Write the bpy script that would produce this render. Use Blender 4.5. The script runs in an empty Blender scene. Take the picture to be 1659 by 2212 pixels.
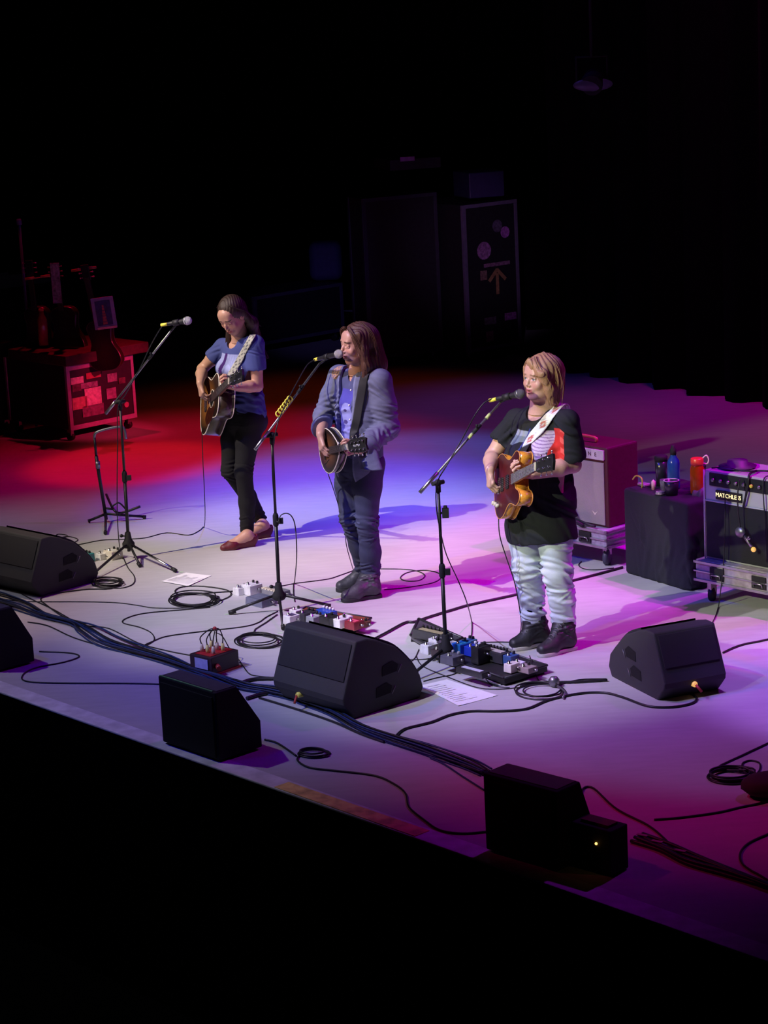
import bpy, bmesh, math, random
import numpy as np
from mathutils import Vector, Matrix, Euler

C = bpy.context.scene.collection
scene = bpy.context.scene

# ------------------------------------------------------------------ camera
F_PX = 4900.0; CAM_H = 3.5; CX, CY = 829.5, 1106.0
_th = math.atan(1125 / F_PX); _rl = math.atan(0.05)
_fw = np.array([0, math.cos(_th), -math.sin(_th)]); _rt = np.array([1.0, 0, 0]); _up = np.cross(_rt, _fw)
AX = math.cos(_rl) * _rt - math.sin(_rl) * _up
AY = math.sin(_rl) * _rt + math.cos(_rl) * _up
cd = bpy.data.cameras.new('camera'); cam = bpy.data.objects.new('camera', cd); C.objects.link(cam)
cd.sensor_fit = 'VERTICAL'; cd.sensor_height = 24.0; cd.lens = F_PX / 2212 * 24.0
cd.clip_start = 0.1; cd.clip_end = 200
M = Matrix.Identity(4)
for i in range(3):
    M[i][0] = AX[i]; M[i][1] = AY[i]; M[i][2] = -_fw[i]
M[2][3] = CAM_H
cam.matrix_world = M
scene.camera = cam

# ------------------------------------------------------------------ world and exposure
w = bpy.data.worlds.new('dark_hall'); scene.world = w; w.use_nodes = True
w.node_tree.nodes['Background'].inputs[0].default_value = (0.35, 0.25, 0.6, 1)
w.node_tree.nodes['Background'].inputs[1].default_value = 0.0014
vs = scene.view_settings
vs.view_transform = 'Standard'; vs.look = 'None'; vs.gamma = 1.0; vs.use_curve_mapping = False
vs.exposure = 0.0

# ------------------------------------------------------------------ stage lighting: position, aim, cone, blend, RGB watts
POWER = 1.05
LIGHTS = [
('key_spot', (-7.9, 10.7, 9.0), (-0.59, 14.66, 0.0), 16.0, 1.0, (5276.0, 4432.0, 3271.0), 0.05),
('key_spot', (-6.9, 8.7, 9.0), (-0.13, 13.12, 0.0), 16.5, 1.0, (5056.0, 4450.0, 3742.0), 0.05),
('key_spot', (-5.5, 6.9, 9.0), (0.69, 11.76, 0.0), 15.1, 1.0, (3288.0, 3184.0, 3288.0), 0.05),
('blue_spot', (-6.0, 8.4, 9.0), (1.04, 12.83, 0.0), 30.9, 0.82, (0.0, 0.0, 2154.0), 0.12),
('red_spot', (3.69, 13.74, 8.0), (0.14, 18.21, 0.0), 29.5, 0.55, (266.0, 23.0, 0.0), 0.12),
('red_spot', (-2.7, 21.5, 8.0), (-1.43, 17.47, 0.0), 30.9, 1.0, (1123.0, 0.0, 56.0), 0.12),
('blue_spot', (-0.35, 21.3, 8.0), (0.09, 16.46, 0.0), 22.2, 0.66, (0.0, 240.0, 1344.0), 0.12),
('blue_spot', (1.31, 17.37, 8.0), (-0.44, 15.87, 0.0), 23.8, 1.0, (148.0, 238.0, 3656.0), 0.12),
('magenta_spot', (-1.72, 14.94, 8.0), (-2.9, 13.44, 0.0), 22.4, 0.77, (795.0, 539.0, 345.0), 0.12),
('magenta_spot', (5.5, 11.53, 8.0), (1.8, 13.33, 0.0), 30.4, 0.64, (2038.0, 0.0, 1946.0), 0.12),
('magenta_spot', (-0.28, 20.09, 8.0), (1.31, 18.59, 0.0), 31.9, 1.0, (31.0, 19.0, 252.0), 0.12),
('magenta_spot', (-6.0, 10.66, 8.0), (2.32, 10.26, 0.0), 23.1, 0.69, (965.0, 21.0, 179.0), 0.12),
('magenta_spot', (5.47, 14.28, 8.0), (-1.38, 12.36, 0.0), 60.0, 0.5, (254.0, 0.0, 454.0), 0.12),
('blue_spot', (1.75, 10.69, 8.0), (2.59, 10.83, 0.0), 17.7, 0.5, (761.0, 316.0, 1631.0), 0.12),
('wash_spot', (-5.95, 12.5, 8.0), (-2.25, 12.8, 0.0), 47.7, 0.5, (440.0, 421.0, 537.0), 0.12),
('front_spot', (-9.0, 8.0, 5.5), (1.26, 14.81, 0.9), 13.0, 0.5, (1231.0, 997.0, 968.0), 0.06),
('front_spot', (-8.0, 6.0, 5.5), (3.08, 14.52, 0.9), 13.0, 0.5, (1049.0, 627.0, 30.0), 0.06),
('front_spot', (-7.0, 4.0, 5.5), (1.73, 11.82, 0.9), 10.6, 0.5, (3231.0, 3579.0, 2261.0), 0.06),
('magenta_spot', (2.58, 18.53, 8.0), (5.35, 18.04, 0.0), 60.0, 0.87, (525.0, 0.0, 328.0), 0.12),
('magenta_spot', (-3.81, 10.42, 8.0), (1.74, 10.79, 0.0), 19.4, 0.5, (146.0, 201.0, 630.0), 0.12),
('magenta_spot', (4.31, 15.44, 8.0), (1.68, 13.94, 0.0), 22.3, 0.5, (1175.0, 0.0, 1387.0), 0.12),
('red_spot', (-2.8, 15.44, 8.0), (-1.95, 17.36, 0.0), 13.0, 0.51, (1316.0, 11.0, 17.0), 0.12),
# low side lamp on the left case; two fills added to brighten upstage cases
('red_spot', (2.4, 15.6, 2.5), (-2.15, 18.7, .34), 11.0, .8, (1250, 25, 130), .05),
('blue_spot', (0.0, 6.5, 5.2), (1.0, 21.8, 1.05), 6.6, 1.0, (640, 350, 850), .05),
('blue_spot', (-1.2, 7.5, 5.2), (-.55, 22.3, .7), 6.5, 1.0, (200, 140, 700), .05),
]
for nm, pos, aim, cone, blend, rgb, rad in LIGHTS:
    ld = bpy.data.lights.new(nm, 'SPOT'); lo = bpy.data.objects.new(nm, ld); C.objects.link(lo)
    mx = max(rgb); ld.energy = mx * POWER; ld.color = tuple(v / mx for v in rgb)
    ld.spot_size = math.radians(cone); ld.spot_blend = blend; ld.shadow_soft_size = rad
    lo.location = pos
    lo.rotation_euler = (Vector(aim) - Vector(pos)).to_track_quat('-Z', 'Y').to_euler()

# ------------------------------------------------------------------ measuring helpers: where a point of the photo lies in the place
def ray(px, py): return _fw + AX * (px - CX) / F_PX - AY * (py - CY) / F_PX
def P(px, py, z=0.0):
    d = ray(px, py); return np.array([0, 0, CAM_H]) + d * ((z - CAM_H) / d[2])
def AT(px, py, y):
    d = ray(px, py); return np.array([0, 0, CAM_H]) + d * (y / d[1])
SROT = math.radians(-48.46)                     # the stage's own axes: e runs along its front edge, b upstage
SE = np.array([math.cos(SROT), math.sin(SROT), 0]); SB = np.array([-math.sin(SROT), math.cos(SROT), 0])
ZU = np.array([0, 0, 1.0])
def V(*a): return np.array(a, float)
def nrm(v): v = np.asarray(v, float); return v / (np.linalg.norm(v) + 1e-12)

# ------------------------------------------------------------------ materials
_mats = {}
def mat(name, col, rough=.5, metal=0.0, var=.12, scale=30.0, bump=0.0, emit=None, vcol=False, spec=None, coat=0.0, trans=0.0, aniso=None):
    if name in _mats: return _mats[name]
    m = bpy.data.materials.new(name); m.use_nodes = True; nt = m.node_tree; N = nt.nodes; L = nt.links
    b = N['Principled BSDF']; b.inputs['Roughness'].default_value = rough; b.inputs['Metallic'].default_value = metal
    if spec is not None: b.inputs['Specular IOR Level'].default_value = spec
    b.inputs['Coat Weight'].default_value = coat
    b.inputs['Transmission Weight'].default_value = trans
    tc = N.new('ShaderNodeTexCoord'); ns = N.new('ShaderNodeTexNoise'); ns.inputs['Scale'].default_value = scale; ns.inputs['Detail'].default_value = 4
    src = tc.outputs['Object']
    if aniso:
        mp = N.new('ShaderNodeMapping'); mp.inputs['Scale'].default_value = aniso; L.new(src, mp.inputs[0]); src = mp.outputs[0]
    L.new(src, ns.inputs['Vector'])
    mr = N.new('ShaderNodeMapRange'); mr.inputs['From Min'].default_value = .3; mr.inputs['From Max'].default_value = .7
    mr.inputs['To Min'].default_value = 1 - var; mr.inputs['To Max'].default_value = 1 + var; L.new(ns.outputs['Fac'], mr.inputs['Value'])
    mx = N.new('ShaderNodeVectorMath'); mx.operation = 'SCALE'
    if vcol:
        at = N.new('ShaderNodeAttribute'); at.attribute_name = 'Col'; L.new(at.outputs['Color'], mx.inputs[0])
    else: mx.inputs[0].default_value = col
    L.new(mr.outputs[0], mx.inputs['Scale']); L.new(mx.outputs[0], b.inputs['Base Color'])
    if bump:
        bp = N.new('ShaderNodeBump'); bp.inputs['Strength'].default_value = bump; bp.inputs['Distance'].default_value = .004
        L.new(ns.outputs['Fac'], bp.inputs['Height']); L.new(bp.outputs[0], b.inputs['Normal'])
    if emit:
        b.inputs['Emission Color'].default_value = (*emit[:3], 1); b.inputs['Emission Strength'].default_value = emit[3]
    _mats[name] = m; return m
BLACK = mat('black_paint', (.012, .012, .013), .45)
MATTE = mat('matte_black', (.010, .010, .012), .8, bump=.4, scale=300)
CHROME = mat('chrome', (.75, .75, .77), .18, 1.0)
STEEL = mat('steel', (.45, .45, .47), .35, 1.0)
GREYM = mat('grey_metal', (.28, .28, .30), .4, .8)
RUBBER = mat('rubber', (.012, .012, .013), .6)
WHITE = mat('white_paint', (.75, .75, .75), .5)
CREAM = mat('cream_plastic', (.72, .66, .48), .4)
YELLOW = mat('yellow_tape', (.85, .78, .08), .5)
PAPER = mat('paper_white', (.85, .85, .85), .8, var=.03)

# ------------------------------------------------------------------ mesh builder
def rotz(a): return np.array([[math.cos(a), -math.sin(a), 0], [math.sin(a), math.cos(a), 0], [0, 0, 1.0]])
def frame(z, hint=(0, 0, 1)):
    z = nrm(z); h = np.asarray(hint, float)
    if abs(z @ nrm(h)) > .95: h = V(1, 0, 0) if abs(z[0]) < .8 else V(0, 1, 0)
    x = nrm(np.cross(h, z)); return x, np.cross(z, x), z
class MB:
    def __init__(s): s.v = []; s.f = []; s.m = []; s.sm = []; s.cm = 0; s.smooth = False
    def add(s, vs, fs, smooth=None):
        n = len(s.v); s.v += [tuple(map(float, p)) for p in vs]
        for f in fs: s.f.append(tuple(n + i for i in f)); s.m.append(s.cm); s.sm.append(s.smooth if smooth is None else smooth)
        return s
    def box(s, c, size, R=None, taper=(1, 1)):
        R = np.eye(3) if R is None else np.asarray(R); c = np.asarray(c, float); hx, hy, hz = [q / 2 for q in size]; P_ = []
        for z in (-1, 1):
            tx, ty = (taper if z > 0 else (1, 1))
            for x, y in ((-1, -1), (1, -1), (1, 1), (-1, 1)): P_.append(c + R @ V(x * hx * tx, y * hy * ty, z * hz))
        return s.add(P_, [(3, 2, 1, 0), (4, 5, 6, 7), (0, 1, 5, 4), (1, 2, 6, 5), (2, 3, 7, 6), (3, 0, 4, 7)], False)
    def tube(s, pts, r, n=8, caps=True, closed=False):
        pts = [np.asarray(p, float) for p in pts]; m = len(pts)
        rr = r if hasattr(r, '__len__') else [r] * m
        vs = []; x = None
        for i in range(m):
            a = pts[i - 1] if (i > 0 or closed) else pts[i]; b = pts[(i + 1) % m] if (i < m - 1 or closed) else pts[i]
            t = nrm(b - a)
            if x is None: x, y, _ = frame(t)
            else:
                x = x - t * (x @ t)
                x = nrm(x) if np.linalg.norm(x) > 1e-6 else frame(t)[0]
                y = np.cross(t, x)
            for k in range(n):
                an = 2 * math.pi * k / n; vs.append(pts[i] + rr[i] * (math.cos(an) * x + math.sin(an) * y))
        fs = []
        for i in range(m if closed else m - 1):
            j = (i + 1) % m
            for k in range(n):
                l = (k + 1) % n; fs.append((i * n + k, i * n + l, j * n + l, j * n + k))
        s.add(vs, fs, True)
        if caps and not closed:
            b0 = len(s.v) - len(vs)
            s.f.append(tuple(b0 + k for k in range(n - 1, -1, -1))); s.m.append(s.cm); s.sm.append(False)
            s.f.append(tuple(b0 + (m - 1) * n + k for k in range(n))); s.m.append(s.cm); s.sm.append(False)
        return s
    def lathe(s, prof, c=(0, 0, 0), axis=(0, 0, 1), n=24, smooth=True):
        x, y, z = frame(axis, (0, 1, 0)); c = np.asarray(c, float); vs = []
        for r, h in prof:
            for k in range(n):
                a = 2 * math.pi * k / n; vs.append(c + z * h + r * (math.cos(a) * x + math.sin(a) * y))
        fs = []
        for i in range(len(prof) - 1):
            for k in range(n):
                l = (k + 1) % n; fs.append((i * n + k, i * n + l, (i + 1) * n + l, (i + 1) * n + k))
        s.add(vs, fs, smooth); b0 = len(s.v) - len(vs)
        if prof[0][0] > 1e-5: s.f.append(tuple(b0 + k for k in range(n - 1, -1, -1))); s.m.append(s.cm); s.sm.append(False)
        if prof[-1][0] > 1e-5: s.f.append(tuple(b0 + (len(prof) - 1) * n + k for k in range(n))); s.m.append(s.cm); s.sm.append(False)
        return s
    def prism(s, poly, O, ex, ey, ez, h0, h1, smooth_side=False):
        O, ex, ey, ez = [np.asarray(q, float) for q in (O, ex, ey, ez)]; n = len(poly)
        vs = [O + ex * p[0] + ey * p[1] + ez * h0 for p in poly] + [O + ex * p[0] + ey * p[1] + ez * h1 for p in poly]
        s.add(vs, [tuple(range(n - 1, -1, -1)), tuple(range(n, 2 * n))], False)
        b0 = len(s.v) - 2 * n
        for i in range(n):
            j = (i + 1) % n; s.f.append((b0 + i, b0 + j, b0 + n + j, b0 + n + i)); s.m.append(s.cm); s.sm.append(smooth_side)
        return s
    def ball(s, c, r, n=12):
        r = V(*r) if hasattr(r, '__len__') else V(r, r, r); c = np.asarray(c, float)
        vs = [c + V(0, 0, r[2])]; m = n // 2
        for i in range(1, m):
            a = math.pi * i / m
            for k in range(n): b = 2 * math.pi * k / n; vs.append(c + r * V(math.sin(a) * math.cos(b), math.sin(a) * math.sin(b), math.cos(a)))
        vs.append(c - V(0, 0, r[2])); fs = []
        for k in range(n): fs.append((0, 1 + k, 1 + (k + 1) % n)); fs.append((len(vs) - 1, 1 + (m - 2) * n + (k + 1) % n, 1 + (m - 2) * n + k))
        for i in range(m - 2):
            for k in range(n): l = (k + 1) % n; fs.append((1 + i * n + k, 1 + (i + 1) * n + k, 1 + (i + 1) * n + l, 1 + i * n + l))
        return s.add(vs, fs, True)
    def build(s, name, mats, parent=None, bevel=0.0, **kw):
        me = bpy.data.meshes.new(name); me.from_pydata(s.v, [], s.f); mats = mats if isinstance(mats, (list, tuple)) else [mats]
        for m in mats: me.materials.append(m)
        me.polygons.foreach_set('material_index', s.m); me.polygons.foreach_set('use_smooth', s.sm)
        bm = bmesh.new(); bm.from_mesh(me); bmesh.ops.recalc_face_normals(bm, faces=bm.faces); bm.to_mesh(me); bm.free()
        me.update(); o = bpy.data.objects.new(name, me); C.objects.link(o)
        if parent: o.parent = parent
        if bevel:
            md = o.modifiers.new('edge', 'BEVEL'); md.width = bevel; md.segments = 2; md.limit_method = 'ANGLE'; md.angle_limit = math.radians(35)
        for k, v in kw.items(): o[k] = v
        return o
def smoothpath(pts, k=6, closed=False):
    pts = [np.asarray(p, float) for p in pts]; n = len(pts); out = []
    for i in range(n if closed else n - 1):
        g = (lambda j: pts[j % n]) if closed else (lambda j: pts[min(max(j, 0), n - 1)])
        p0, p1, p2, p3 = g(i - 1), g(i), g(i + 1), g(i + 2)
        for q in range(k):
            t = q / k
            out.append(.5 * ((2 * p1) + (-p0 + p2) * t + (2 * p0 - 5 * p1 + 4 * p2 - p3) * t * t + (-p0 + 3 * p1 - 3 * p2 + p3) * t ** 3))
    if not closed: out.append(pts[-1])
    return out
def thing(name, label, cat, loc=(0, 0, 0), rot=0.0, group=None, R=None):
    o = bpy.data.objects.new(name, None); C.objects.link(o); o.empty_display_size = .1; o['label'] = label; o['category'] = cat
    if R is not None:
        m = Matrix.Identity(4)
        for i in range(3):
            for j in range(3): m[i][j] = R[i][j]
            m[i][3] = loc[i]
        o.matrix_world = m
    else: o.location = loc; o.rotation_euler = (0, 0, rot)
    if group: o['group'] = group
    return o
def tag(o, label, cat, group=None, kind=None):
    o['label'] = label; o['category'] = cat
    if group: o['group'] = group
    if kind: o['kind'] = kind
    return o
def struct(o): o['kind'] = 'structure'; return o
def text_obj(name, body, size, matl, M4, parent=None, extrude=.0008, align='CENTER', spacing=1.0):
    cu = bpy.data.curves.new(name, 'FONT'); cu.body = body; cu.size = size; cu.extrude = extrude; cu.align_x = align; cu.align_y = 'CENTER'; cu.space_character = spacing
    cu.resolution_u = 3; tmp = bpy.data.objects.new(name, cu); C.objects.link(tmp); bpy.context.view_layer.update()
    me = bpy.data.meshes.new_from_object(tmp.evaluated_get(bpy.context.evaluated_depsgraph_get())); bpy.data.objects.remove(tmp); bpy.data.curves.remove(cu)
    me.materials.clear(); me.materials.append(matl); o = bpy.data.objects.new(name, me); C.objects.link(o)
    if parent: o.parent = parent
    o.matrix_local = M4; return o
def M4(x, y, z, t):
    m = Matrix.Identity(4)
    for i in range(3): m[i][0] = x[i]; m[i][1] = y[i]; m[i][2] = z[i]; m[i][3] = t[i]
    return m
def copytree(o, parent=None):
    c = o.copy(); C.objects.link(c)
    if parent: c.parent = parent; c.matrix_parent_inverse = o.matrix_parent_inverse.copy()
    for ch in [q for q in bpy.data.objects if q.parent == o]: copytree(ch, c)
    return c
# ------------------------------------------------------------------ the stage and the dark hall
def S3(e, b, z=0.0): return SE * e + SB * b + ZU * z
def stage_floor_mat():
    m = bpy.data.materials.new('scuffed_stage_vinyl'); m.use_nodes = True; N = m.node_tree.nodes; L = m.node_tree.links
    b = N['Principled BSDF']; tc = N.new('ShaderNodeTexCoord')
    n1 = N.new('ShaderNodeTexNoise'); n1.inputs['Scale'].default_value = 1.3; n1.inputs['Detail'].default_value = 6
    mp = N.new('ShaderNodeMapping'); mp.inputs['Rotation'].default_value = (0, 0, SROT); mp.inputs['Scale'].default_value = (1.2, 6, 1)
    n2 = N.new('ShaderNodeTexNoise'); n2.inputs['Scale'].default_value = 4; n2.inputs['Detail'].default_value = 8
    n3 = N.new('ShaderNodeTexNoise'); n3.inputs['Scale'].default_value = 180
    L.new(tc.outputs['Object'], n1.inputs['Vector']); L.new(tc.outputs['Object'], mp.inputs[0]); L.new(mp.outputs[0], n2.inputs['Vector']); L.new(tc.outputs['Object'], n3.inputs['Vector'])
    a = N.new('ShaderNodeMath'); a.operation = 'ADD'; L.new(n1.outputs['Fac'], a.inputs[0]); L.new(n2.outputs['Fac'], a.inputs[1])
    r = N.new('ShaderNodeMapRange'); r.inputs['From Min'].default_value = .6; r.inputs['From Max'].default_value = 1.4; r.inputs['To Min'].default_value = .44; r.inputs['To Max'].default_value = .54
    L.new(a.outputs[0], r.inputs['Value']); cb = N.new('ShaderNodeCombineColor')
    for i in range(3): L.new(r.outputs[0], cb.inputs[i])
    L.new(cb.outputs[0], b.inputs['Base Color']); b.inputs['Roughness'].default_value = .62; b.inputs['Specular IOR Level'].default_value = .25
    bp = N.new('ShaderNodeBump'); bp.inputs['Strength'].default_value = .15; bp.inputs['Distance'].default_value = .002; L.new(n3.outputs['Fac'], bp.inputs['Height']); L.new(bp.outputs[0], b.inputs['Normal'])
    return m
FLOORM = stage_floor_mat()
EDGE_B = float(P(500, 1671) @ SB)                      # the front edge of the stage along b
BACK_B = 13.9
mb = MB(); mb.box(S3(-10, (EDGE_B + .115 + 24) / 2, -.06), (30, 24 - EDGE_B - .115, .12), rotz(SROT)); struct(mb.build('floor', FLOORM))
EM = mat('painted_edge_strip', (.68, .68, .72), .7, var=.18, scale=12)
mb = MB(); mb.box(S3(-10, EDGE_B + .0575, -.004), (30, .115, .012), rotz(SROT)); struct(mb.build('trim_1', EM, bevel=.004))
ye0, ye1 = float(P(592, 1702) @ SE), float(P(905, 1805) @ SE)
mb = MB(); mb.box(S3((ye0 + ye1) / 2, EDGE_B + .05, .0035), (ye1 - ye0, .085, .003), rotz(SROT))
struct(mb.build('trim_2', mat('worn_yellow_tape', (.95, .75, .22), .7, var=.35, scale=14)))
mb = MB(); mb.box(S3(-10, EDGE_B + .055, -.72), (30, .10, 1.41), rotz(SROT)); struct(mb.build('wall_front', mat('stage_fascia', (.002, .002, .002), .9, spec=0.0)))
mb = MB(); mb.box(S3(-10, EDGE_B - 6, -1.41), (40, 14, .06), rotz(SROT)); struct(mb.build('ground', mat('pit_floor', (.002, .002, .002), .9, spec=0.0)))
# black curtains at the back, hung in folds
def curtain(name, e0, b0, e1, b1, h=10.52, amp=.10, wl=.42):
    a = S3(e0, b0); c = S3(e1, b1); d = c - a; Ln = np.linalg.norm(d); d = d / Ln; nn = V(-d[1], d[0], 0); n = int(Ln / .06); vs = []
    for i in range(n + 1):
        x = Ln * i / n; o = amp * math.sin(2 * math.pi * x / wl + 1.3 * math.sin(x * 1.7)) + .03 * math.sin(x * 31)
        p = a + d * x + nn * o; vs += [p + ZU * .01, p + ZU * h, p + nn * .02 + ZU * .01, p + nn * .02 + ZU * h]
    fs = []
    for i in range(n):
        k = 4 * i; fs += [(k, k + 4, k + 5, k + 1), (k + 2, k + 3, k + 7, k + 6)]
    m = MB(); m.add(vs, fs, True); return struct(m.build(name, mat('black_velvet', (.0035, .0032, .004), .95, spec=.1)))
b1 = P(1190, 795); b2 = P(1659, 878); eR, bR = float(b2 @ SE), float(b2 @ SB); eL, bL = float(b1 @ SE), float(b1 @ SB)
dE, dB = eR - eL, bR - bL
curtain('wall_side', eL + .02 * dE, bL + .02 * dB, eR + 2.6 * dE, bR + 2.6 * dB)
curtain('wall_back', -34, 16.75, -8, 16.75)
mb = MB(); mb.box(S3(-12, 11, 10.6), (50, 40, .1), rotz(SROT)); struct(mb.build('ceiling', mat('dark_ceiling', (.004, .004, .004), .95)))
# ------------------------------------------------------------------ implicit surfaces: smooth unions of tapered limbs, meshed by surface nets
def surface_nets(D, lo, h):
    s = (D < 0); nx, ny, nz = D.shape
    c = np.zeros((nx - 1, ny - 1, nz - 1), np.uint8); si = s.view(np.uint8)
    for i in (0, 1):
        for j in (0, 1):
            for k in (0, 1): c += si[i:nx - 1 + i, j:ny - 1 + j, k:nz - 1 + k]
    act = np.argwhere((c > 0) & (c < 8)); idx = np.full(c.shape, -1, np.int32); idx[tuple(act.T)] = np.arange(len(act))
    corners = np.array([(i, j, k) for i in (0, 1) for j in (0, 1) for k in (0, 1)])
    val = np.stack([D[act[:, 0] + a, act[:, 1] + b, act[:, 2] + e] for a, b, e in corners], 1)
    acc = np.zeros((len(act), 3)); cnt = np.zeros(len(act))
    for a in range(8):
        for b in range(a + 1, 8):
            if np.abs(corners[a] - corners[b]).sum() != 1: continue
            m = (val[:, a] < 0) != (val[:, b] < 0); t = val[m, a] / (val[m, a] - val[m, b])
            acc[m] += corners[a] + t[:, None] * (corners[b] - corners[a]); cnt[m] += 1
    vs = (act + acc / cnt[:, None]) * h + np.asarray(lo)
    quads = []
    for ax in range(3):
        u, v = (ax + 1) % 3, (ax + 2) % 3
        sl0 = [slice(None)] * 3; sl1 = [slice(None)] * 3; sl0[ax] = slice(0, -1); sl1[ax] = slice(1, None)
        a, b = s[tuple(sl0)], s[tuple(sl1)]; e = np.argwhere(a != b)
        e = e[(e[:, u] > 0) & (e[:, v] > 0) & (e[:, u] < D.shape[u] - 1) & (e[:, v] < D.shape[v] - 1)]
        flip = a[tuple(e.T)]
        def cell(du, dv):
            q = e.copy(); q[:, u] -= du; q[:, v] -= dv; return idx[tuple(q.T)]
        q = np.stack([cell(0, 0), cell(1, 0), cell(1, 1), cell(0, 1)], 1)
        q[~flip] = q[~flip][:, ::-1]; quads.append(q)
    q = np.concatenate(quads); q = q[(q >= 0).all(1)]
    return vs, q
class Sdf:
    def __init__(s, lo, hi, h):
        s.lo = np.asarray(lo, float); s.h = h; s.n = np.ceil((np.asarray(hi) - s.lo) / h).astype(int) + 1
        s.D = np.full(s.n, .06, np.float32)
    def _g(s, lo, hi):
        a = np.clip(np.floor((lo - s.lo) / s.h).astype(int), 0, s.n); b = np.clip(np.ceil((hi - s.lo) / s.h).astype(int) + 1, 0, s.n)
        if (b <= a).any(): return None, None
        ax = [(np.arange(a[i], b[i]) * s.h + s.lo[i]).astype(np.float32) for i in range(3)]
        return tuple(slice(a[i], b[i]) for i in range(3)), (ax[0][:, None, None], ax[1][None, :, None], ax[2][None, None, :])
    def _put(s, lo, hi, fn, k, mode):
        pad = k + 3 * s.h + .004
        sl, g = s._g(np.asarray(lo) - pad, np.asarray(hi) + pad)
        if sl is None: return s
        d = fn(*g).astype(np.float32); o = s.D[sl]
        if mode == 'add':
            if k > 0: hh = np.clip(.5 + .5 * (o - d) / k, 0, 1); s.D[sl] = o * (1 - hh) + d * hh - k * hh * (1 - hh)
            else: s.D[sl] = np.minimum(o, d)
        else:
            d = -d
            if k > 0: hh = np.clip(.5 - .5 * (o - d) / k, 0, 1); s.D[sl] = o * (1 - hh) + d * hh + k * hh * (1 - hh)
            else: s.D[sl] = np.maximum(o, d)
        return s
    def cone(s, a, b, ra, rb, k=.02, mode='add', flat=None):
        a, b = np.asarray(a, float), np.asarray(b, float); r = max(ra, rb)
        if flat is not None: wv, f = nrm(flat[0]), flat[1]
        def fn(X, Y, Z):
            px, py, pz = X - a[0], Y - a[1], Z - a[2]; ba = b - a
            if flat is not None:
                q = (px * wv[0] + py * wv[1] + pz * wv[2]) * (1 / f - 1); px = px + q * wv[0]; py = py + q * wv[1]; pz = pz + q * wv[2]
                ba = ba + wv * (ba @ wv) * (1 / f - 1)
            t = np.clip((px * ba[0] + py * ba[1] + pz * ba[2]) / (ba @ ba + 1e-12), 0, 1)
            return np.sqrt((px - t * ba[0]) ** 2 + (py - t * ba[1]) ** 2 + (pz - t * ba[2]) ** 2) - (ra + t * (rb - ra))
        return s._put(np.minimum(a, b) - r, np.maximum(a, b) + r, fn, k, mode)
    def chain(s, pts, rs, k=.02, mode='add', flat=None):
        for i in range(len(pts) - 1): s.cone(pts[i], pts[i + 1], rs[i], rs[i + 1], k, mode, flat)
        return s
    def ell(s, c, r, R=None, k=.02, mode='add'):
        c = np.asarray(c, float); r = np.asarray(r, float) * np.ones(3); R = np.eye(3) if R is None else np.asarray(R)
        def fn(X, Y, Z):
            q0, q1 = 0, 0
            for i in range(3):
                u = (X - c[0]) * R[0, i] + (Y - c[1]) * R[1, i] + (Z - c[2]) * R[2, i]
                q0 = q0 + (u / r[i]) ** 2; q1 = q1 + (u / r[i] ** 2) ** 2
            k0 = np.sqrt(q0); return k0 * (k0 - 1) / (np.sqrt(q1) + 1e-6)
        m = r.max(); return s._put(c - m, c + m, fn, k, mode)
    def box(s, c, hf, R=None, rad=.01, k=.0, mode='add'):
        c = np.asarray(c, float); hf = np.asarray(hf, float); R = np.eye(3) if R is None else np.asarray(R)
        def fn(X, Y, Z):
            q = [np.abs((X - c[0]) * R[0, i] + (Y - c[1]) * R[1, i] + (Z - c[2]) * R[2, i]) - hf[i] + rad for i in range(3)]
            o = np.sqrt(np.maximum(q[0], 0) ** 2 + np.maximum(q[1], 0) ** 2 + np.maximum(q[2], 0) ** 2)
            return o + np.minimum(np.maximum(q[0], np.maximum(q[1], q[2])), 0) - rad
        m = np.linalg.norm(hf); return s._put(c - m, c + m, fn, k, mode)
    def plane(s, c, n, k=.004):                    # cut away everything on the +n side
        c = np.asarray(c, float); n = nrm(n)
        def fn(X, Y, Z): return -((X - c[0]) * n[0] + (Y - c[1]) * n[1] + (Z - c[2]) * n[2])
        return s._put(s.lo, s.lo + s.n * s.h, fn, k, 'cut')
    def warp(s, fn, lo=None, hi=None):
        sl, g = s._g(np.asarray(s.lo if lo is None else lo, float), np.asarray(s.lo + s.n * s.h if hi is None else hi, float))
        s.D[sl] += fn(*g).astype(np.float32); return s
    def mesh(s):
        D = s.D
        for i in range(3):
            a = [slice(None)] * 3; a[i] = 0; D[tuple(a)] = np.maximum(D[tuple(a)], .001); a[i] = -1; D[tuple(a)] = np.maximum(D[tuple(a)], .001)
        return surface_nets(D, s.lo, s.h)
def sdf_obj(name, parts, mats, parent=None, color=None, smooth_it=0):
    V_, Q_ = [], []; n = 0
    for p in parts:
        v, q = p.mesh() if isinstance(p, Sdf) else p
        V_.append(v); Q_.append(q + n); n += len(v)
    v, q = np.concatenate(V_), np.concatenate(Q_)
    me = bpy.data.meshes.new(name); me.vertices.add(len(v)); me.vertices.foreach_set('co', v.astype(np.float32).ravel())
    me.loops.add(len(q) * 4); me.loops.foreach_set('vertex_index', q.ravel().astype(np.int32)); me.polygons.add(len(q))
    me.polygons.foreach_set('loop_start', (np.arange(len(q)) * 4).astype(np.int32)); me.polygons.foreach_set('use_smooth', np.ones(len(q), bool))
    me.update(calc_edges=True)
    for m in (mats if isinstance(mats, (list, tuple)) else [mats]): me.materials.append(m)
    if color is not None:
        ca = me.color_attributes.new('Col', 'FLOAT_COLOR', 'POINT'); cc = np.ones((len(v), 4), np.float32); cc[:, :3] = color(v); ca.data.foreach_set('color', cc.ravel())
    o = bpy.data.objects.new(name, me); C.objects.link(o)
    if parent: o.parent = parent
    return o
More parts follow.
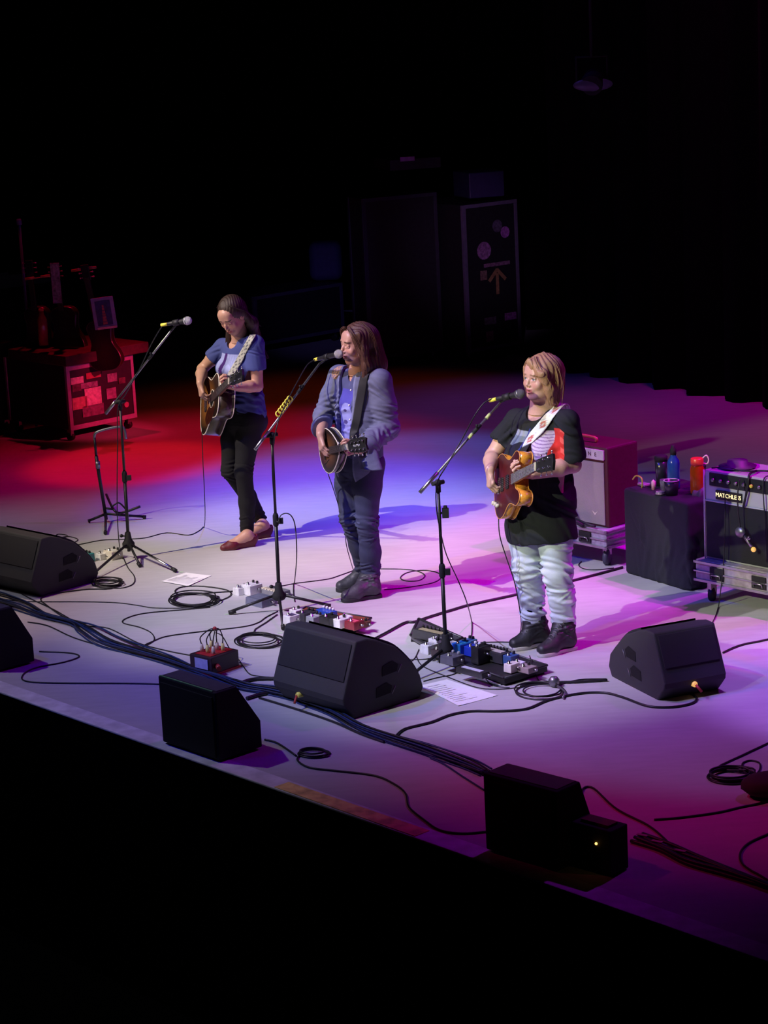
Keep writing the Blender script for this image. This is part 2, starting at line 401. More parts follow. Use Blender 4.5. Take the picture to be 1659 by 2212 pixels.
def folds(p0, d, freq, amp, seed=0, jit=6.0):
    d = nrm(d); r = random.Random(seed); a, b, c = [r.uniform(-jit, jit) for _ in range(3)]
    def fn(X, Y, Z):
        t = (X - p0[0]) * d[0] + (Y - p0[1]) * d[1] + (Z - p0[2]) * d[2]
        return -amp * np.sin(freq * t + 2.2 * np.sin(a * X * 2 + b * Z) + 1.6 * np.sin(c * Y * 2 + a * Z)) * (.55 + .45 * np.sin(9 * X + b + 7 * Z))
    return fn

def creases(S, c, axis, ext, n, L=.05, w=.012, A=.006, seed=1, jit=.35):
    """cloth creases: short soft ridges across the axis, scattered in a box of half-size ext round c"""
    r = random.Random(seed); axis = nrm(axis)
    for _ in range(n):
        q = np.asarray(c, float) + np.array([r.uniform(-1, 1) * e for e in ext]); a = nrm(axis + np.array([r.gauss(0, jit) for _ in range(3)]))
        l = L * r.uniform(.6, 1.3); ww = w * r.uniform(.7, 1.4); am = A * r.uniform(.5, 1.1)
        def fn(X, Y, Z, q=q, a=a, l=l, ww=ww, am=am):
            dx, dy, dz = X - q[0], Y - q[1], Z - q[2]; t = dx * a[0] + dy * a[1] + dz * a[2]
            return -am * np.cos(math.pi * t / ww) * np.exp(-(t / (1.3 * ww)) ** 2 - (dx * dx + dy * dy + dz * dz) / l ** 2)
        S.warp(fn, q - 2.2 * l, q + 2.2 * l)
    return S

# ------------------------------------------------------------------ head, hands, shoes
def head_skin(S, c, R, sc=1.0, mouth=.3, jaw=1.0, smile=0.0, neck=None, neck_r=.052, nose=1.0):
    """c = centre of the skull, R columns = (person's left, forward, up)."""
    T = lambda x, y, z: c + R @ (V(x, y, z) * sc)
    r = lambda *a: np.array(a) * sc
    k = .018 * sc
    S.ell(T(0, -.012, .032), r(.073, .093, .084), R, 0)
    S.ell(T(0, .030, -.018), r(.060 * jaw, .060, .082), R, k)
    S.cone(T(0, .040, -.060), T(0, .060, -.092), .040 * sc * jaw, .022 * sc * jaw, k)
    for sx in (-1, 1):
        S.cone(T(sx * .052 * jaw, -.005, -.040), T(sx * .020 * jaw, .052, -.088), .022 * sc * jaw, .019 * sc * jaw, k)     # jaw line
        S.ell(T(sx * .036 * jaw, .062, -.026), r(.024, .018, .022), R, .014 * sc)                                    # cheek
        S.ell(T(sx * .031, .088, .006), r(.017, .011, .011), R, .010 * sc, 'cut')                                # socket
    S.cone(T(-.030, .078, .026), T(.030, .078, .026), .012 * sc, .012 * sc, .012 * sc)                        # brow
    S.ell(T(0, .060, .050), r(.052, .030, .040), R, .02 * sc)                                               # forehead
    S.chain([T(0, .080, .018), T(0, .090 + .004 * nose, -.006), T(0, .093 + .009 * nose, -.025)], [.006 * sc, .0070 * sc, .0085 * sc], .010 * sc)
    for sx in (-1, 1):
        S.ell(T(sx * .010, .090, -.031), r(.0070, .009, .0060), R, .006 * sc)
        S.ell(T(sx * .031, .0745, .004), r(.0135, .011, .0120), R, .002 * sc)                                 # eyeball and lids
        S.cone(T(sx * .019, .0865, .0115), T(sx * .043, .080, .0105), .0032 * sc, .003 * sc, .003 * sc)
        S.cone(T(sx * .020, .0860, -.006), T(sx * .042, .080, -.005), .0030 * sc, .0028 * sc, .004 * sc)
    z0 = -.0585; ms = .004 * smile
    S.ell(T(0, .078, z0), r(.027, .016, .022), R, .012 * sc)
    S.chain([T(-.024, .080, z0 + ms + .001), T(-.008, .0925, z0 + .0055), T(.008, .0925, z0 + .0055), T(.024, .080, z0 + ms + .001)], [.003 * sc, .0055 * sc, .0055 * sc, .003 * sc], .003 * sc)
    S.chain([T(-.022, .080, z0 + ms - .002), T(0, .0915, z0 - .0075 - .010 * mouth), T(.022, .080, z0 + ms - .002)], [.003 * sc, .0062 * sc, .003 * sc], .003 * sc)
    S.ell(T(0, .096, z0 - .0008 - .005 * mouth), r(.018, .012, .0016 + .0075 * mouth), R, .002 * sc, 'cut')
    for sx in (-1, 1):
        Re = R @ rotz(sx * .35)
        S.ell(T(sx * .074, -.006, .000), r(.009, .019, .030), Re, .006 * sc)
        S.ell(T(sx * .083, .000, .002), r(.006, .010, .018), Re, .004 * sc, 'cut')
    if neck is not None:
        S.cone(T(0, -.022, -.045), neck, neck_r * sc, neck_r * 1.08, .025)
def face_paint(v, col, c, R, sc, skin, lip, brow, iris, cheek=None, closed=False, mouth=.3):
    q = (v - c) @ R / sc; x, y, z = q.T; ax = np.abs(x); f = y > .05
    def blend(m, cc): m = np.clip(m, 0, 1)[:, None]; col[:] = col * (1 - m) + np.array(cc) * m
    if cheek is not None: blend((1 - np.hypot(ax - .036, z + .028) / .026) * 1.1 * f * .55, cheek)
    z0 = -.0585
    blend((1 - np.maximum(ax / .027, np.abs(z - z0 + .002 + .004 * mouth) / (.012 + .006 * mouth))) * 5 * (y > .074), lip)
    blend((1 - np.maximum(ax / .015, np.abs(z - z0 + .001 + .005 * mouth) / (.0020 + .0060 * mouth))) * 5 * (y > .06) * (y < .087), (.08, .02, .02))
    blend((1 - np.maximum(np.abs(ax - .032) / .020, np.abs(z - .0265 + (ax - .030) * .12) / .0045)) * 4 * (y > .06), brow)
    if closed: blend((1 - np.maximum(np.abs(ax - .031) / .0125, np.abs(z + .002 - (ax - .031) ** 2 * 20) / .0018)) * 4 * (y > .07), (.05, .03, .03))
    else:
        blend((1 - np.maximum(np.abs(ax - .031) / .0125, np.abs(z - .003) / .0055)) * 5 * (y > .07), (.55, .52, .50))
        blend((1 - np.hypot(ax - .031, z - .003) / .0062) * 5 * (y > .07), iris)
        blend((1 - np.maximum(np.abs(ax - .031) / .0135, np.abs(z - .009) / .0018)) * 4 * (y > .07), (.04, .025, .025))
    blend((1 - np.hypot(ax - .010, z + .040) / .0035) * 4 * (y > .085), tuple(a * .35 for a in skin))
def hand(S, wrist, fdir, pnorm, curl=(.5, .5, .5), thumb_side=1, spread=.05, sc=1.0, wrist_r=.024, forearm=None, curls=None, thumb=(.5, .5)):
    """five fingers; fdir from wrist to knuckles, pnorm the way the palm faces, thumb_side +1/-1 along fdir x pnorm."""
    f = nrm(fdir); n = nrm(pnorm - f * (np.asarray(pnorm) @ f)); s = np.cross(f, n) * thumb_side; w = np.asarray(wrist, float)
    if forearm is not None: S.cone(forearm[0], w, forearm[1], wrist_r * sc, .015)
    kn = [w + f * L * sc + s * o * sc for L, o in ((.082, .028), (.086, .009), (.082, -.010), (.074, -.027))]
    for kx in kn: S.cone(w + (kx - w) * .12, kx, .0150 * sc, .0112 * sc, .012 * sc, flat=None)
    S.cone(w + f * .02 * sc + s * .018 * sc + n * .004 * sc, w + f * .05 * sc + s * .024 * sc + n * .008 * sc, .016 * sc, .014 * sc, .012 * sc)
    lens = ((.040, .024, .019), (.044, .028, .020), (.041, .026, .020), (.032, .020, .017))
    tips = []
    for i in range(4):
        cu = curls[i] if curls is not None else curl
        p = kn[i]; ang = 0.0; sp = (1.5 - i) * spread; r0 = (.0088, .0090, .0086, .0076)[i] * sc
        for j in range(3):
            ang += cu[j]; d = (f * math.cos(ang) + n * math.sin(ang)) + s * sp * (1 if j == 0 else .3); d = nrm(d); q = p + d * lens[i][j] * sc
            S.cone(p, q, r0 * (1 - .1 * j), r0 * (.90 - .1 * j), .0035 * sc); p = q
        tips.append(p)
    b0 = w + f * .022 * sc + s * .022 * sc + n * .006 * sc
    d1 = nrm(s * .8 + f * .8 + n * thumb[0]); b1 = b0 + d1 * .036 * sc; d2 = nrm(f * .9 + s * .25 + n * thumb[1]); b2 = b1 + d2 * .030 * sc; d3 = nrm(f * .9 - s * .05 + n * (thumb[1] + .1)); b3 = b2 + d3 * .022 * sc
    S.chain([b0, b1, b2, b3], [.0135 * sc, .0110 * sc, .0098 * sc, .0080 * sc], .006 * sc)
    return kn, tips
def strands(m, roots, n_side, seed, r=.0022):
    rd = random.Random(seed)
    for pts in roots:
        for _ in range(n_side):
            o = V(rd.gauss(0, 1), rd.gauss(0, 1), rd.gauss(0, .6)); k = rd.uniform(.004, .014); ph = rd.uniform(0, 6)
            q = [np.asarray(p) + o * k * (.4 + .6 * i / len(pts)) + V(math.sin(i * 1.3 + ph), math.cos(i * 1.1 + ph), 0) * .003 for i, p in enumerate(pts)]
            L = len(q); m.tube(smoothpath(q, 3), [r * (1 - .75 * (i / (3 * (L - 1) + 1)) ** 2) for i in range(3 * (L - 1) + 1)], 5, False)
# ------------------------------------------------------------------ performers
def mkJ(root): return lambda px, py, dy: AT(px, py, root[1] + dy) - np.array([root[0], root[1], 0])
def basis(fwd, roll=0.0):
    f = nrm(fwd); l = nrm(np.cross(ZU, f)); l = np.array(l); u = np.cross(f, l) * -1
    u = nrm(np.cross(l, f)) * (1 if np.cross(l, f)[2] > 0 else -1)
    if roll: l, u = l * math.cos(roll) + u * math.sin(roll), u * math.cos(roll) - l * math.sin(roll)
    return np.stack([l, f, u], 1)
SKIN = mat('skin', (1, 1, 1), .42, vcol=True, var=.05, scale=160, bump=.1)
CLOTH = mat('woven_cloth', (1, 1, 1), .85, vcol=True, var=.10, scale=420, bump=.35, spec=.2)
SHINY = mat('worn_leather', (1, 1, 1), .5, vcol=True, var=.2, scale=60, bump=.4)
def flatcol(c): return lambda v: np.tile(np.array(c, float), (len(v), 1))
def hairmat(name, col): return mat(name, col, .38, var=.35, scale=60, aniso=(9, 9, .6), bump=.5)
def foot(S, heel, toe, ank, L=None, shoe=0.0, h=.0):
    """bare foot between heel and toe points on the floor"""
    t = nrm(toe - heel); s = np.cross(t, ZU); b = lambda a, z, o=0: heel + t * a + ZU * z + s * o; Ln = np.linalg.norm(toe - heel)
    S.chain([b(.03, .030 + h), b(Ln * .45, .032 + h * .7), b(Ln * .72, .026 + h * .2), b(Ln * .93, .016)], [.029 + shoe, .029 + shoe, .028 + shoe, .014 + shoe], .02, flat=None)
    S.cone(b(Ln * .70, .022, -.022), b(Ln * .92, .014, -.018), .022 + shoe, .013 + shoe, .012); S.cone(b(Ln * .68, .020, .026), b(Ln * .84, .013, .026), .020 + shoe, .012 + shoe, .012)
    S.chain([ank, b(.055, .055 + h), b(Ln * .5, .034 + h * .6)], [.031, .034, .026], .03)
    S.plane(heel, -ZU)

# ---- performer with the sunburst acoustic guitar
rootA = P(535, 1172); J = mkJ(rootA)
A = thing('person', 'dark-haired woman in blue T-shirt and black trousers looking down at her acoustic guitar', 'person', rootA)
hdR = basis((-.50, -.68, -.54), .04); hdC = J(502, 682, -.10); HS = .99
neck = J(519, 741, .0); rsh = J(482, 751, .13); lsh = J(551, 744, -.12)
relb = J(437, 797, .16); rwri = J(432, 827, -.06); lelb = J(556, 834, -.10); lwri = J(505, 837, -.235)
hipR = J(512, 905, .06); hipL = J(545, 905, -.06); kneeL = J(526, 1018, -.09); ankL = J(534, 1153, -.03)
kneeR = J(497, 1016, .04); ankR = J(566, 1128, .22)
FW = nrm(V(-.73, -.68, 0)); LF = nrm(V(.68, -.73, 0))
Bs = Sdf(J(540, 1205, 0) * 0 + V(-.45, -.5, -.02), V(.45, .5, 1.45), .007)
mid = (rsh + lsh) / 2; hp = (hipR + hipL) / 2
Bs.chain([mid - ZU * .06, mid * .5 + hp * .5, hp], [.12, .10, .12], .04, flat=(FW, .65)).cone(rsh, lsh, .045, .045, .03)
Bs.chain([hipR, kneeR, ankR], [.07, .045, .032], .03).chain([hipL, kneeL, ankL], [.07, .045, .032], .03)
Bh = Sdf(hdC - .19, hdC + V(.17, .17, .16), .0028); head_skin(Bh, hdC, hdR, HS, mouth=.05, smile=.8, neck=neck - ZU * .03 + V(.005, .0, 0), neck_r=.052)
Bh.cone(neck - ZU * .02, mid - ZU * .02, .058, .08, .03)
Ba = Sdf(np.minimum.reduce([relb, rwri, lelb, lwri]) - V(.09, .12, .14), np.maximum.reduce([rsh, lsh, lelb]) + .06, .003)
Ba.chain([rsh, rsh * .5 + relb * .5, relb], [.046, .043, .034], .02).chain([relb, relb * .65 + rwri * .35, rwri], [.034, .037, .023], .015)
Ba.chain([lsh, lsh * .5 + lelb * .5, lelb], [.046, .043, .036], .02).chain([lelb, lelb * .65 + lwri * .35, lwri], [.036, .038, .024], .015)
hand(Ba, rwri, (.12, -.30, -.92), (.85, .35, -.15), curl=(.75, .9, .6), thumb_side=-1, sc=.96, wrist_r=.024, thumb=(.5, .8))
hand(Ba, lwri, (-.72, -.25, .30), (-.35, -.45, .75), curl=(.9, 1.1, .7), thumb_side=1, sc=.94, wrist_r=.024, thumb=(.3, .5))
heelL = P(552, 1178) - rootA; toeL = P(481, 1189) - rootA; heelR = P(585, 1158) - rootA; toeR = heelR + (toeL - heelL)
Bf = Sdf(np.minimum(toeL, toeR) - V(.08, .1, .01), np.maximum(heelR, ankR) + V(.08, .1, .1), .003)
foot(Bf, heelL, toeL, ankL, h=.02); foot(Bf, heelR, toeR, ankR, h=.03)
Bf.cone(ankL, kneeL, .031, .05, .01).cone(ankR, kneeR, .031, .05, .01)
sk = (.60, .335, .24)
def colA(v):
    c = np.tile(np.array(sk), (len(v), 1)); n = np.linalg.norm(v - hdC, axis=1) < .17
    cc = c[n]; face_paint(v[n], cc, hdC, hdR, HS, sk, (.45, .12, .11), (.035, .02, .015), (.05, .03, .02), (.68, .27, .2), closed=True, mouth=.05); c[n] = cc; return c
sdf_obj('body', [Bs, Bh, Ba, Bf], SKIN, A, colA)
# T-shirt
T = Sdf(np.minimum.reduce([rsh, lsh, relb]) - V(.12, .16, .5), np.maximum.reduce([rsh, lsh]) + V(.2, .2, .12), .004)
Hm = J(534, 888, .0)
T.chain([mid - ZU * .055, mid * .62 + Hm * .38, Hm], [.135, .122, .150], .05, flat=(FW, .70))
T.cone(rsh + ZU * .003, lsh + ZU * .003, .052, .052, .05).cone(neck - ZU * .045, mid - ZU * .07, .075, .10, .03)
for s_ in (-1, 1): T.ell(mid - ZU * .14 + FW * .075 + LF * s_ * .068, (.062, .058, .060), None, .05)
T.cone(rsh, rsh * .52 + relb * .48, .058, .062, .03).cone(lsh, lsh * .48 + lelb * .52, .058, .066, .03)
d_ = nrm(relb - rsh); T.plane(rsh * .45 + relb * .55, d_) if False else None
for a_, b_, t_ in ((rsh, relb, .50), (lsh, lelb, .54)):
    e_ = a_ * (1 - t_) + b_ * t_; dd = nrm(b_ - a_); T.cone(e_ - dd * .035, e_ + dd * .10, .047, .085, .004, 'cut')
T.cone(neck + ZU * .07, neck + ZU * .006 + FW * .048, .070, .050, .006, 'cut')
T.box(Hm - ZU * .115 + V(0, 0, 0), (.3, .3, .08), None, .01, .008, 'cut')
creases(T, Hm + ZU * .06, (.4, .1, .9), (.14, .12, .07), 26, .08, .018, .008, 3); creases(T, mid - ZU * .22, (.7, .3, .3), (.14, .12, .10), 18, .08, .018, .005, 8); creases(T, lsh, (.5, .1, .8), (.05, .05, .1), 10, .05, .014, .005, 9); creases(T, rsh, (-.5, .1, .8), (.06, .05, .06), 8, .05, .014, .005, 10)
def colT(v):
    c = np.tile(np.array([.075, .095, .30]), (len(v), 1)); u = (v - mid) @ LF; z = (v - mid)[:, 2] - .035; f = (v - mid) @ FW > .03
    lg = np.array([.36, .40, .74]); dk = np.array([.06, .02, .16])
    def put(m, cc): c[m & f] = cc
    put((u > -.085) & (u < .085) & (z < -.075) & (z > -.30), lg * .95)
    put((np.abs(u + .035 + .02 * np.sin(z * 22)) < .013) & (z < -.07) & (z > -.31), dk)
    put((np.hypot((u - .02) / .9, z + .20) < .062), lg * 1.2); put((np.hypot((u - .035), (z + .19) * 2.2) < .016), dk * 1.5)
    put((np.abs(np.sin(u * 160)) < .25) & (z > -.13) & (z < -.08) & (u > -.01) & (u < .085), lg * .7)
    put((u < -.088) | (u > .088), np.array([.075, .095, .30])); return c
sdf_obj('t_shirt', [T], CLOTH, A, colT)
# trousers
Q = Sdf(np.minimum.reduce([kneeR, kneeL, ankL]) - V(.12, .15, .01), np.maximum.reduce([hipR, hipL, ankR]) + V(.16, .16, .10), .004)
Q.chain([hp + ZU * .07, hp], [.125, .135], .03, flat=(FW, .72))
for h_, k_, a_, fw_ in ((hipR, kneeR, ankR, 0), (hipL, kneeL, ankL, 0)):
    Q.chain([h_ - ZU * .0, h_ * .6 + k_ * .4 + FW * .01, k_, k_ * .5 + a_ * .5 - FW * .015, a_ * .94 + k_ * .06], [.088, .078, .057, .053, .045], .025)
    dd = nrm(a_ - k_); Q.cone(a_ - dd * .045, a_ + dd * .1, .033, .06, .004, 'cut')
Q.ell(hp - FW * .035 - ZU * .02, (.125, .12, .11), None, .04)
for k_, n_, sd_ in ((kneeL, 12, 1), (kneeR, 12, 2), (ankL + ZU * .08, 8, 3), (ankR + ZU * .08, 8, 4), (hp, 14, 5)): creases(Q, k_, ZU, (.06, .06, .05), n_, .05, .012, .005, sd_)
sdf_obj('trousers', [Q], CLOTH, A, flatcol((.016, .016, .018)))
# flat shoes
for nm_, hl, to, an in (('shoe', heelL, toeL, ankL), ('shoe', heelR, toeR, ankR)):
    S_ = Sdf(np.minimum(hl, to) - V(.06, .07, .012), np.maximum(hl, to) + V(.06, .07, .12), .0028)
    t = nrm(to - hl); sd = np.cross(t, ZU); b = lambda a, z, o=0: hl + t * a + ZU * z + sd * o
    S_.chain([b(.028, .034), b(.11, .028), b(.165, .022), b(.225, .016)], [.037, .033, .038, .022], .02).cone(b(.16, .016, -.02), b(.215, .014, -.012), .026, .018, .02).cone(b(.16, .016, .022), b(.205, .014, .016), .024, .017, .02)
    S_.cone(b(.012, .058), b(.06, .045), .032, .030, .02)
    S_.chain([b(.03, .10), b(.10, .075), b(.155, .070)], [.046, .036, .032], .006, 'cut')
    S_.box(b(.055, .012), (.045, .030, .014), np.stack([t, sd, ZU], 1), .006, .006); S_.plane(hl, -ZU)
    sdf_obj(nm_, [S_], SHINY, A, flatcol((.13, .012, .022)))
# hair: drawn back over the crown, long behind both shoulders
Hs = Sdf(hdC - V(.2, .2, .34), hdC + V(.22, .2, .17), .003); T_ = lambda x, y, z: hdC + hdR @ (V(x, y, z) * HS)
Hs.ell(T_(0, -.022, .040), V(.084, .098, .092) * HS, hdR, 0)
Hs.ell(T_(0, .088, -.015), V(.060, .075, .085) * HS, hdR, .012, 'cut')
Hs.ell(T_(0, .11, .035), V(.058, .055, .060) * HS, hdR, .012, 'cut')
Hs.cone(T_(-.075, .0, .01), T_(-.080, .005, -.10), .018, .020, .02).cone(T_(-.080, .005, -.10), rsh * .4 + neck * .6 + FW * .06 - ZU * .04, .022, .012, .02)
nk = neck - FW * .075
Hs.cone(T_(.06, -.035, .0), T_(.075, -.05, -.10), .030, .036, .03).cone(T_(.075, -.05, -.10), nk + LF * .09 + ZU * .005, .038, .030, .03).cone(nk + LF * .09, nk + LF * .12 - FW * .02 - ZU * .11, .032, .010, .02)
Hs.cone(T_(0, -.075, .0), nk + ZU * .03, .055, .050, .03).cone(nk + ZU * .03, nk - ZU * .12 - FW * .03, .055, .03, .03)
gr = lambda X, Y, Z: -.0011 * np.sin(330 * (X * .8 + Y * .6) + 2.5 * np.sin(22 * Z) + 3 * np.sin(40 * (X - Y)))
Hs.warp(gr)
hm = MB()
rt_ = [[T_(sx * .02, .02, .112), T_(sx * .06, .02, .09), T_(sx * .082, -.02, .02), T_(sx * .085, -.03, -.06), T_(sx * .08, -.05, -.13)] for sx in (-1, 1)]
rt_ += [[T_(.075, -.03, -.06), nk + LF * .09 + ZU * .03, nk + LF * .13 - ZU * .03, nk + LF * .15 - ZU * .10 - FW * .02], [T_(-.078, .0, -.03), T_(-.084, .01, -.12), rsh * .4 + neck * .6 + FW * .08 - ZU * .09]]
strands(hm, rt_, 22, 4, .0018)
ho = sdf_obj('hair', [Hs], hairmat('dark_brown_hair', (.045, .026, .020)), A)
hs = hm.build('hair_strands', hairmat('dark_brown_hair', (.045, .026, .020)), ho)
GAR = {'a': ([T, Ba], rootA, J, dict(neck=neck, lsh=lsh, mid=mid, F=FW, L=LF))}
# ---- performer in the denim jacket, playing a small mandolin-family instrument
rootB = P(778, 1285); J = mkJ(rootB)
B_ = thing('person', 'long-haired woman in open blue-grey denim jacket and dark jeans singing at a microphone', 'person', rootB)
hdR = basis((-.87, -.49, -.02), -.03); hdC = J(771, 744, -.07); HS = .98
neck = J(776, 797, .0); rsh = J(733, 812, .14); lsh = J(822, 822, -.13)
relb = J(699, 900, .08); rwri = J(692, 938, -.17); lelb = J(838, 925, -.12); lwri = J(778, 972, -.30)
hipR = J(757, 1000, .07); hipL = J(798, 1002, -.06); kneeL = J(793, 1125, -.07); ankL = J(800, 1262, .0)
kneeR = J(757, 1118, .02); ankR = J(790, 1240, .14)
FB = nrm(V(-.78, -.62, 0)); LB = nrm(V(.62, -.78, 0)); mid = (rsh + lsh) / 2; hp = (hipR + hipL) / 2
Bs = Sdf(V(-.45, -.55, -.02), V(.45, .5, 1.42), .007)
Bs.chain([mid - ZU * .06, mid * .5 + hp * .5, hp], [.12, .10, .12], .04, flat=(FB, .65)).cone(rsh, lsh, .045, .045, .03)
Bs.chain([hipR, kneeR, ankR], [.07, .045, .032], .03).chain([hipL, kneeL, ankL], [.07, .045, .032], .03).cone(ankL, ankL - ZU * .05, .03, .03).cone(ankR, ankR - ZU * .05, .03, .03)
Bh = Sdf(hdC - .19, hdC + V(.17, .17, .16), .0028); head_skin(Bh, hdC, hdR, HS, mouth=.32, neck=neck - ZU * .03, neck_r=.055, nose=1.3, jaw=.96)
Bh.cone(neck - ZU * .02, mid - ZU * .02, .058, .08, .03)
Ba = Sdf(np.minimum.reduce([relb, rwri, lelb, lwri]) - V(.09, .12, .14), np.maximum.reduce([rsh, lsh, lelb]) + .06, .003)
Ba.chain([rsh, relb], [.045, .034], .02).chain([relb, relb * .6 + rwri * .4, rwri], [.034, .036, .025], .015)
Ba.chain([lsh, lelb], [.045, .034], .02).chain([lelb, lelb * .6 + lwri * .4, lwri], [.034, .036, .025], .015)
hand(Ba, rwri, (.10, -.35, -.90), (.80, .35, .1), curl=(.55, .7, .5), thumb_side=-1, sc=1.0, thumb=(.4, .7))
hand(Ba, lwri, (-.80, -.10, .05), (-.1, -.75, .65), curls=((.8, 1.0, .6), (.9, 1.0, .6), (1.0, 1.0, .6), (1.1, 1.0, .6)), thumb_side=1, sc=.98, thumb=(.2, .3))
skb = (.60, .33, .25)
def colB(v):
    c = np.tile(np.array(skb), (len(v), 1)); n = np.linalg.norm(v - hdC, axis=1) < .17
    cc = c[n]; face_paint(v[n], cc, hdC, hdR, HS, skb, (.42, .13, .12), (.07, .035, .025), (.05, .03, .02), (.68, .28, .22), closed=True, mouth=.32); c[n] = cc; return c
sdf_obj('body', [Bs, Bh, Ba], SKIN, B_, colB)
# shirt under the jacket
Ht = J(775, 992, .0)
T = Sdf(mid - V(.26, .26, .62), mid + V(.26, .26, .16), .004)
T.chain([mid - ZU * .06, mid * .5 + Ht * .5, Ht + ZU * .02], [.128, .125, .140], .05, flat=(FB, .68)).cone(rsh, lsh, .045, .045, .05)
for s_ in (-1, 1): T.ell(mid - ZU * .15 + FB * .055 + LB * s_ * .050, (.052, .050, .055), None, .05)
T.cone(neck - ZU * .01, neck - ZU * .05, .060, .075, .02)                                            # collar
T.cone(neck + ZU * .05, neck - ZU * .045 + FB * .02, .055, .050, .006, 'cut').cone(neck + FB * .06 + ZU * .02, neck + FB * .09 - ZU * .075, .030, .012, .006, 'cut')
creases(T, mid - ZU * .25, (.4, .2, .9), (.12, .12, .15), 20, .06, .016, .005, 12)
def colTB(v):
    c = np.tile(np.array([.10, .11, .24]), (len(v), 1)); u = (v - mid) @ LB; z = (v - mid)[:, 2]; f = (v - mid) @ FB > .02
    m = f & (np.abs(u + .015) < .058) & (z < -.05) & (z > -.36); c[m] = (.10, .09, .46)
    c[f & (np.hypot((u + .005) / .7, z + .20) < .070)] = (.34, .35, .74); c[f & (np.hypot((u + .0) / .8, z + .31) < .05)] = (.32, .32, .72)
    c[f & (np.hypot((u + .012), (z + .175) * 1.6) < .014)] = (.08, .06, .2); c[f & (np.hypot((u + .018) / 1.6, z + .245) < .013)] = (.09, .07, .25)
    c[f & (u > .045)] = (.11, .12, .26); return c
shb = sdf_obj('shirt', [T], CLOTH, B_, colTB)
for k in range(4): mb = MB(); mb.ball(mid + LB * .052 + FB * (.098 + (.030 if k in (1, 2) else .012)) - ZU * (.05 + .085 * k), .0065, 8); mb.build('snap_button', mat('pearl_button', (.85, .85, .85), .2), shb)
# denim jacket: two open fronts, back and sleeves
Jk = Sdf(np.minimum.reduce([relb, rwri, lwri, lelb]) - V(.12, .22, .24), np.maximum.reduce([rsh, lsh, lelb]) + V(.12, .26, .10), .004)
Jk.chain([mid - ZU * .055, mid * .5 + Ht * .5, Ht - ZU * .03], [.155, .158, .172], .05, flat=(FB, .74)).cone(rsh, lsh, .060, .060, .05)
Jk.cone(neck - ZU * .035 - FB * .01, neck - ZU * .06, .072, .088, .02)
Jk.chain([rsh, rsh * .5 + relb * .5, relb, relb * .35 + rwri * .65, rwri + nrm(relb - rwri) * .012], [.064, .064, .060, .056, .047], .025)
Jk.chain([lsh, lsh * .5 + lelb * .5, lelb, lelb * .35 + lwri * .65, lwri + nrm(lelb - lwri) * .035], [.066, .070, .066, .062, .052], .025)
cf = lwri + nrm(lelb - lwri) * .05                                                                     # unbuttoned cuff hanging down
Jk.chain([cf + ZU * .01, cf - ZU * .06 + LB * .02, cf - ZU * .15 + LB * .05], [.046, .058, .066], .015, flat=(nrm(V(-.3, -1, .1)), .42)); Jk.box(cf - ZU * .185 + LB * .05, (.1, .09, .05), None, .01, .004, 'cut'); Jk.cone(cf - ZU * .09 + LB * .03, cf - ZU * .17 + LB * .05, .040, .058, .004, 'cut', flat=(nrm(V(-.3, -1, .1)), .36))
Jk.chain([mid + ZU * .02, mid * .5 + Ht * .5, Ht - ZU * .2], [.120, .130, .150], .006, 'cut', flat=(FB, .70))
op = LB * -.000
Jk.box(mid - ZU * .26 + FB * .20 - LB * .012, (.072, .16, .52), np.stack([LB, FB, ZU], 1) @ np.array([[1, 0, .0], [0, 1, 0], [0, 0, 1.0]]), .01, .008, 'cut')
Jk.cone(neck + ZU * .1, neck - ZU * .06, .060, .058, .006, 'cut').cone(neck + FB * .05 + ZU * .03, neck + FB * .12 - ZU * .10, .045, .055, .006, 'cut')
for a_, b_, t_ in ((relb, rwri, .0), (lelb, lwri, .0)):
    dd = nrm(b_ - a_); e_ = b_ - dd * (.005 if a_ is relb else .02); Jk.cone(e_ - dd * .03, e_ + dd * .12, .036, .07, .004, 'cut')
Jk.box(Ht - ZU * .29, (.5, .5, .20), None, .005, .006, 'cut') if False else Jk.plane(Ht - ZU * .125, -ZU)
for c_, ax_, ex_, n_, sd_ in ((relb, relb - rsh, (.06, .06, .09), 16, 1), (lelb, V(.2, .1, .9), (.06, .06, .10), 18, 2), (lelb * .5 + lwri * .5, lelb - lwri, (.08, .08, .05), 12, 3), (rsh * .5 + relb * .5, ZU, (.05, .06, .08), 8, 4), (lsh * .5 + lelb * .5, V(.3, .1, .9), (.06, .06, .10), 12, 5), (mid - ZU * .25, V(.6, -.5, .5), (.18, .14, .16), 26, 6)): creases(Jk, c_, ax_, ex_, n_, .055, .016, .008, sd_)
def colJ(v):
    c = np.tile(np.array([.155, .165, .27]), (len(v), 1)); u = (v - mid) @ LB; z = (v - mid)[:, 2]; f = (v - mid) @ FB > .03; n = np.sin(v[:, 0] * 61 + 4 * np.sin(v[:, 2] * 33)) * np.sin(v[:, 2] * 71 + v[:, 1] * 50)
    c *= (1 + .10 * n)[:, None]
    a = np.hypot(u + .135, (z - .028)) < .036; c[a & (np.sin(u * 300) * np.sin(z * 300 + 1) > -.3)] = (.55, .30, .20)           # embroidered rose on the shoulder
    c[f & (np.abs(u - .118) < .012) & (np.abs(z + .045 - (u - .118) * .7) < .010 + .014)] = (.75, .72, .75)
    c[f & (np.abs(np.abs(u + .01) - .078) < .006)] *= 1.45; c[f & (np.abs(z + .17) < .003) & (np.abs(u) > .08) & (np.abs(u) < .15)] *= .5
    return c
jk = sdf_obj('denim_jacket', [Jk], CLOTH, B_, colJ)
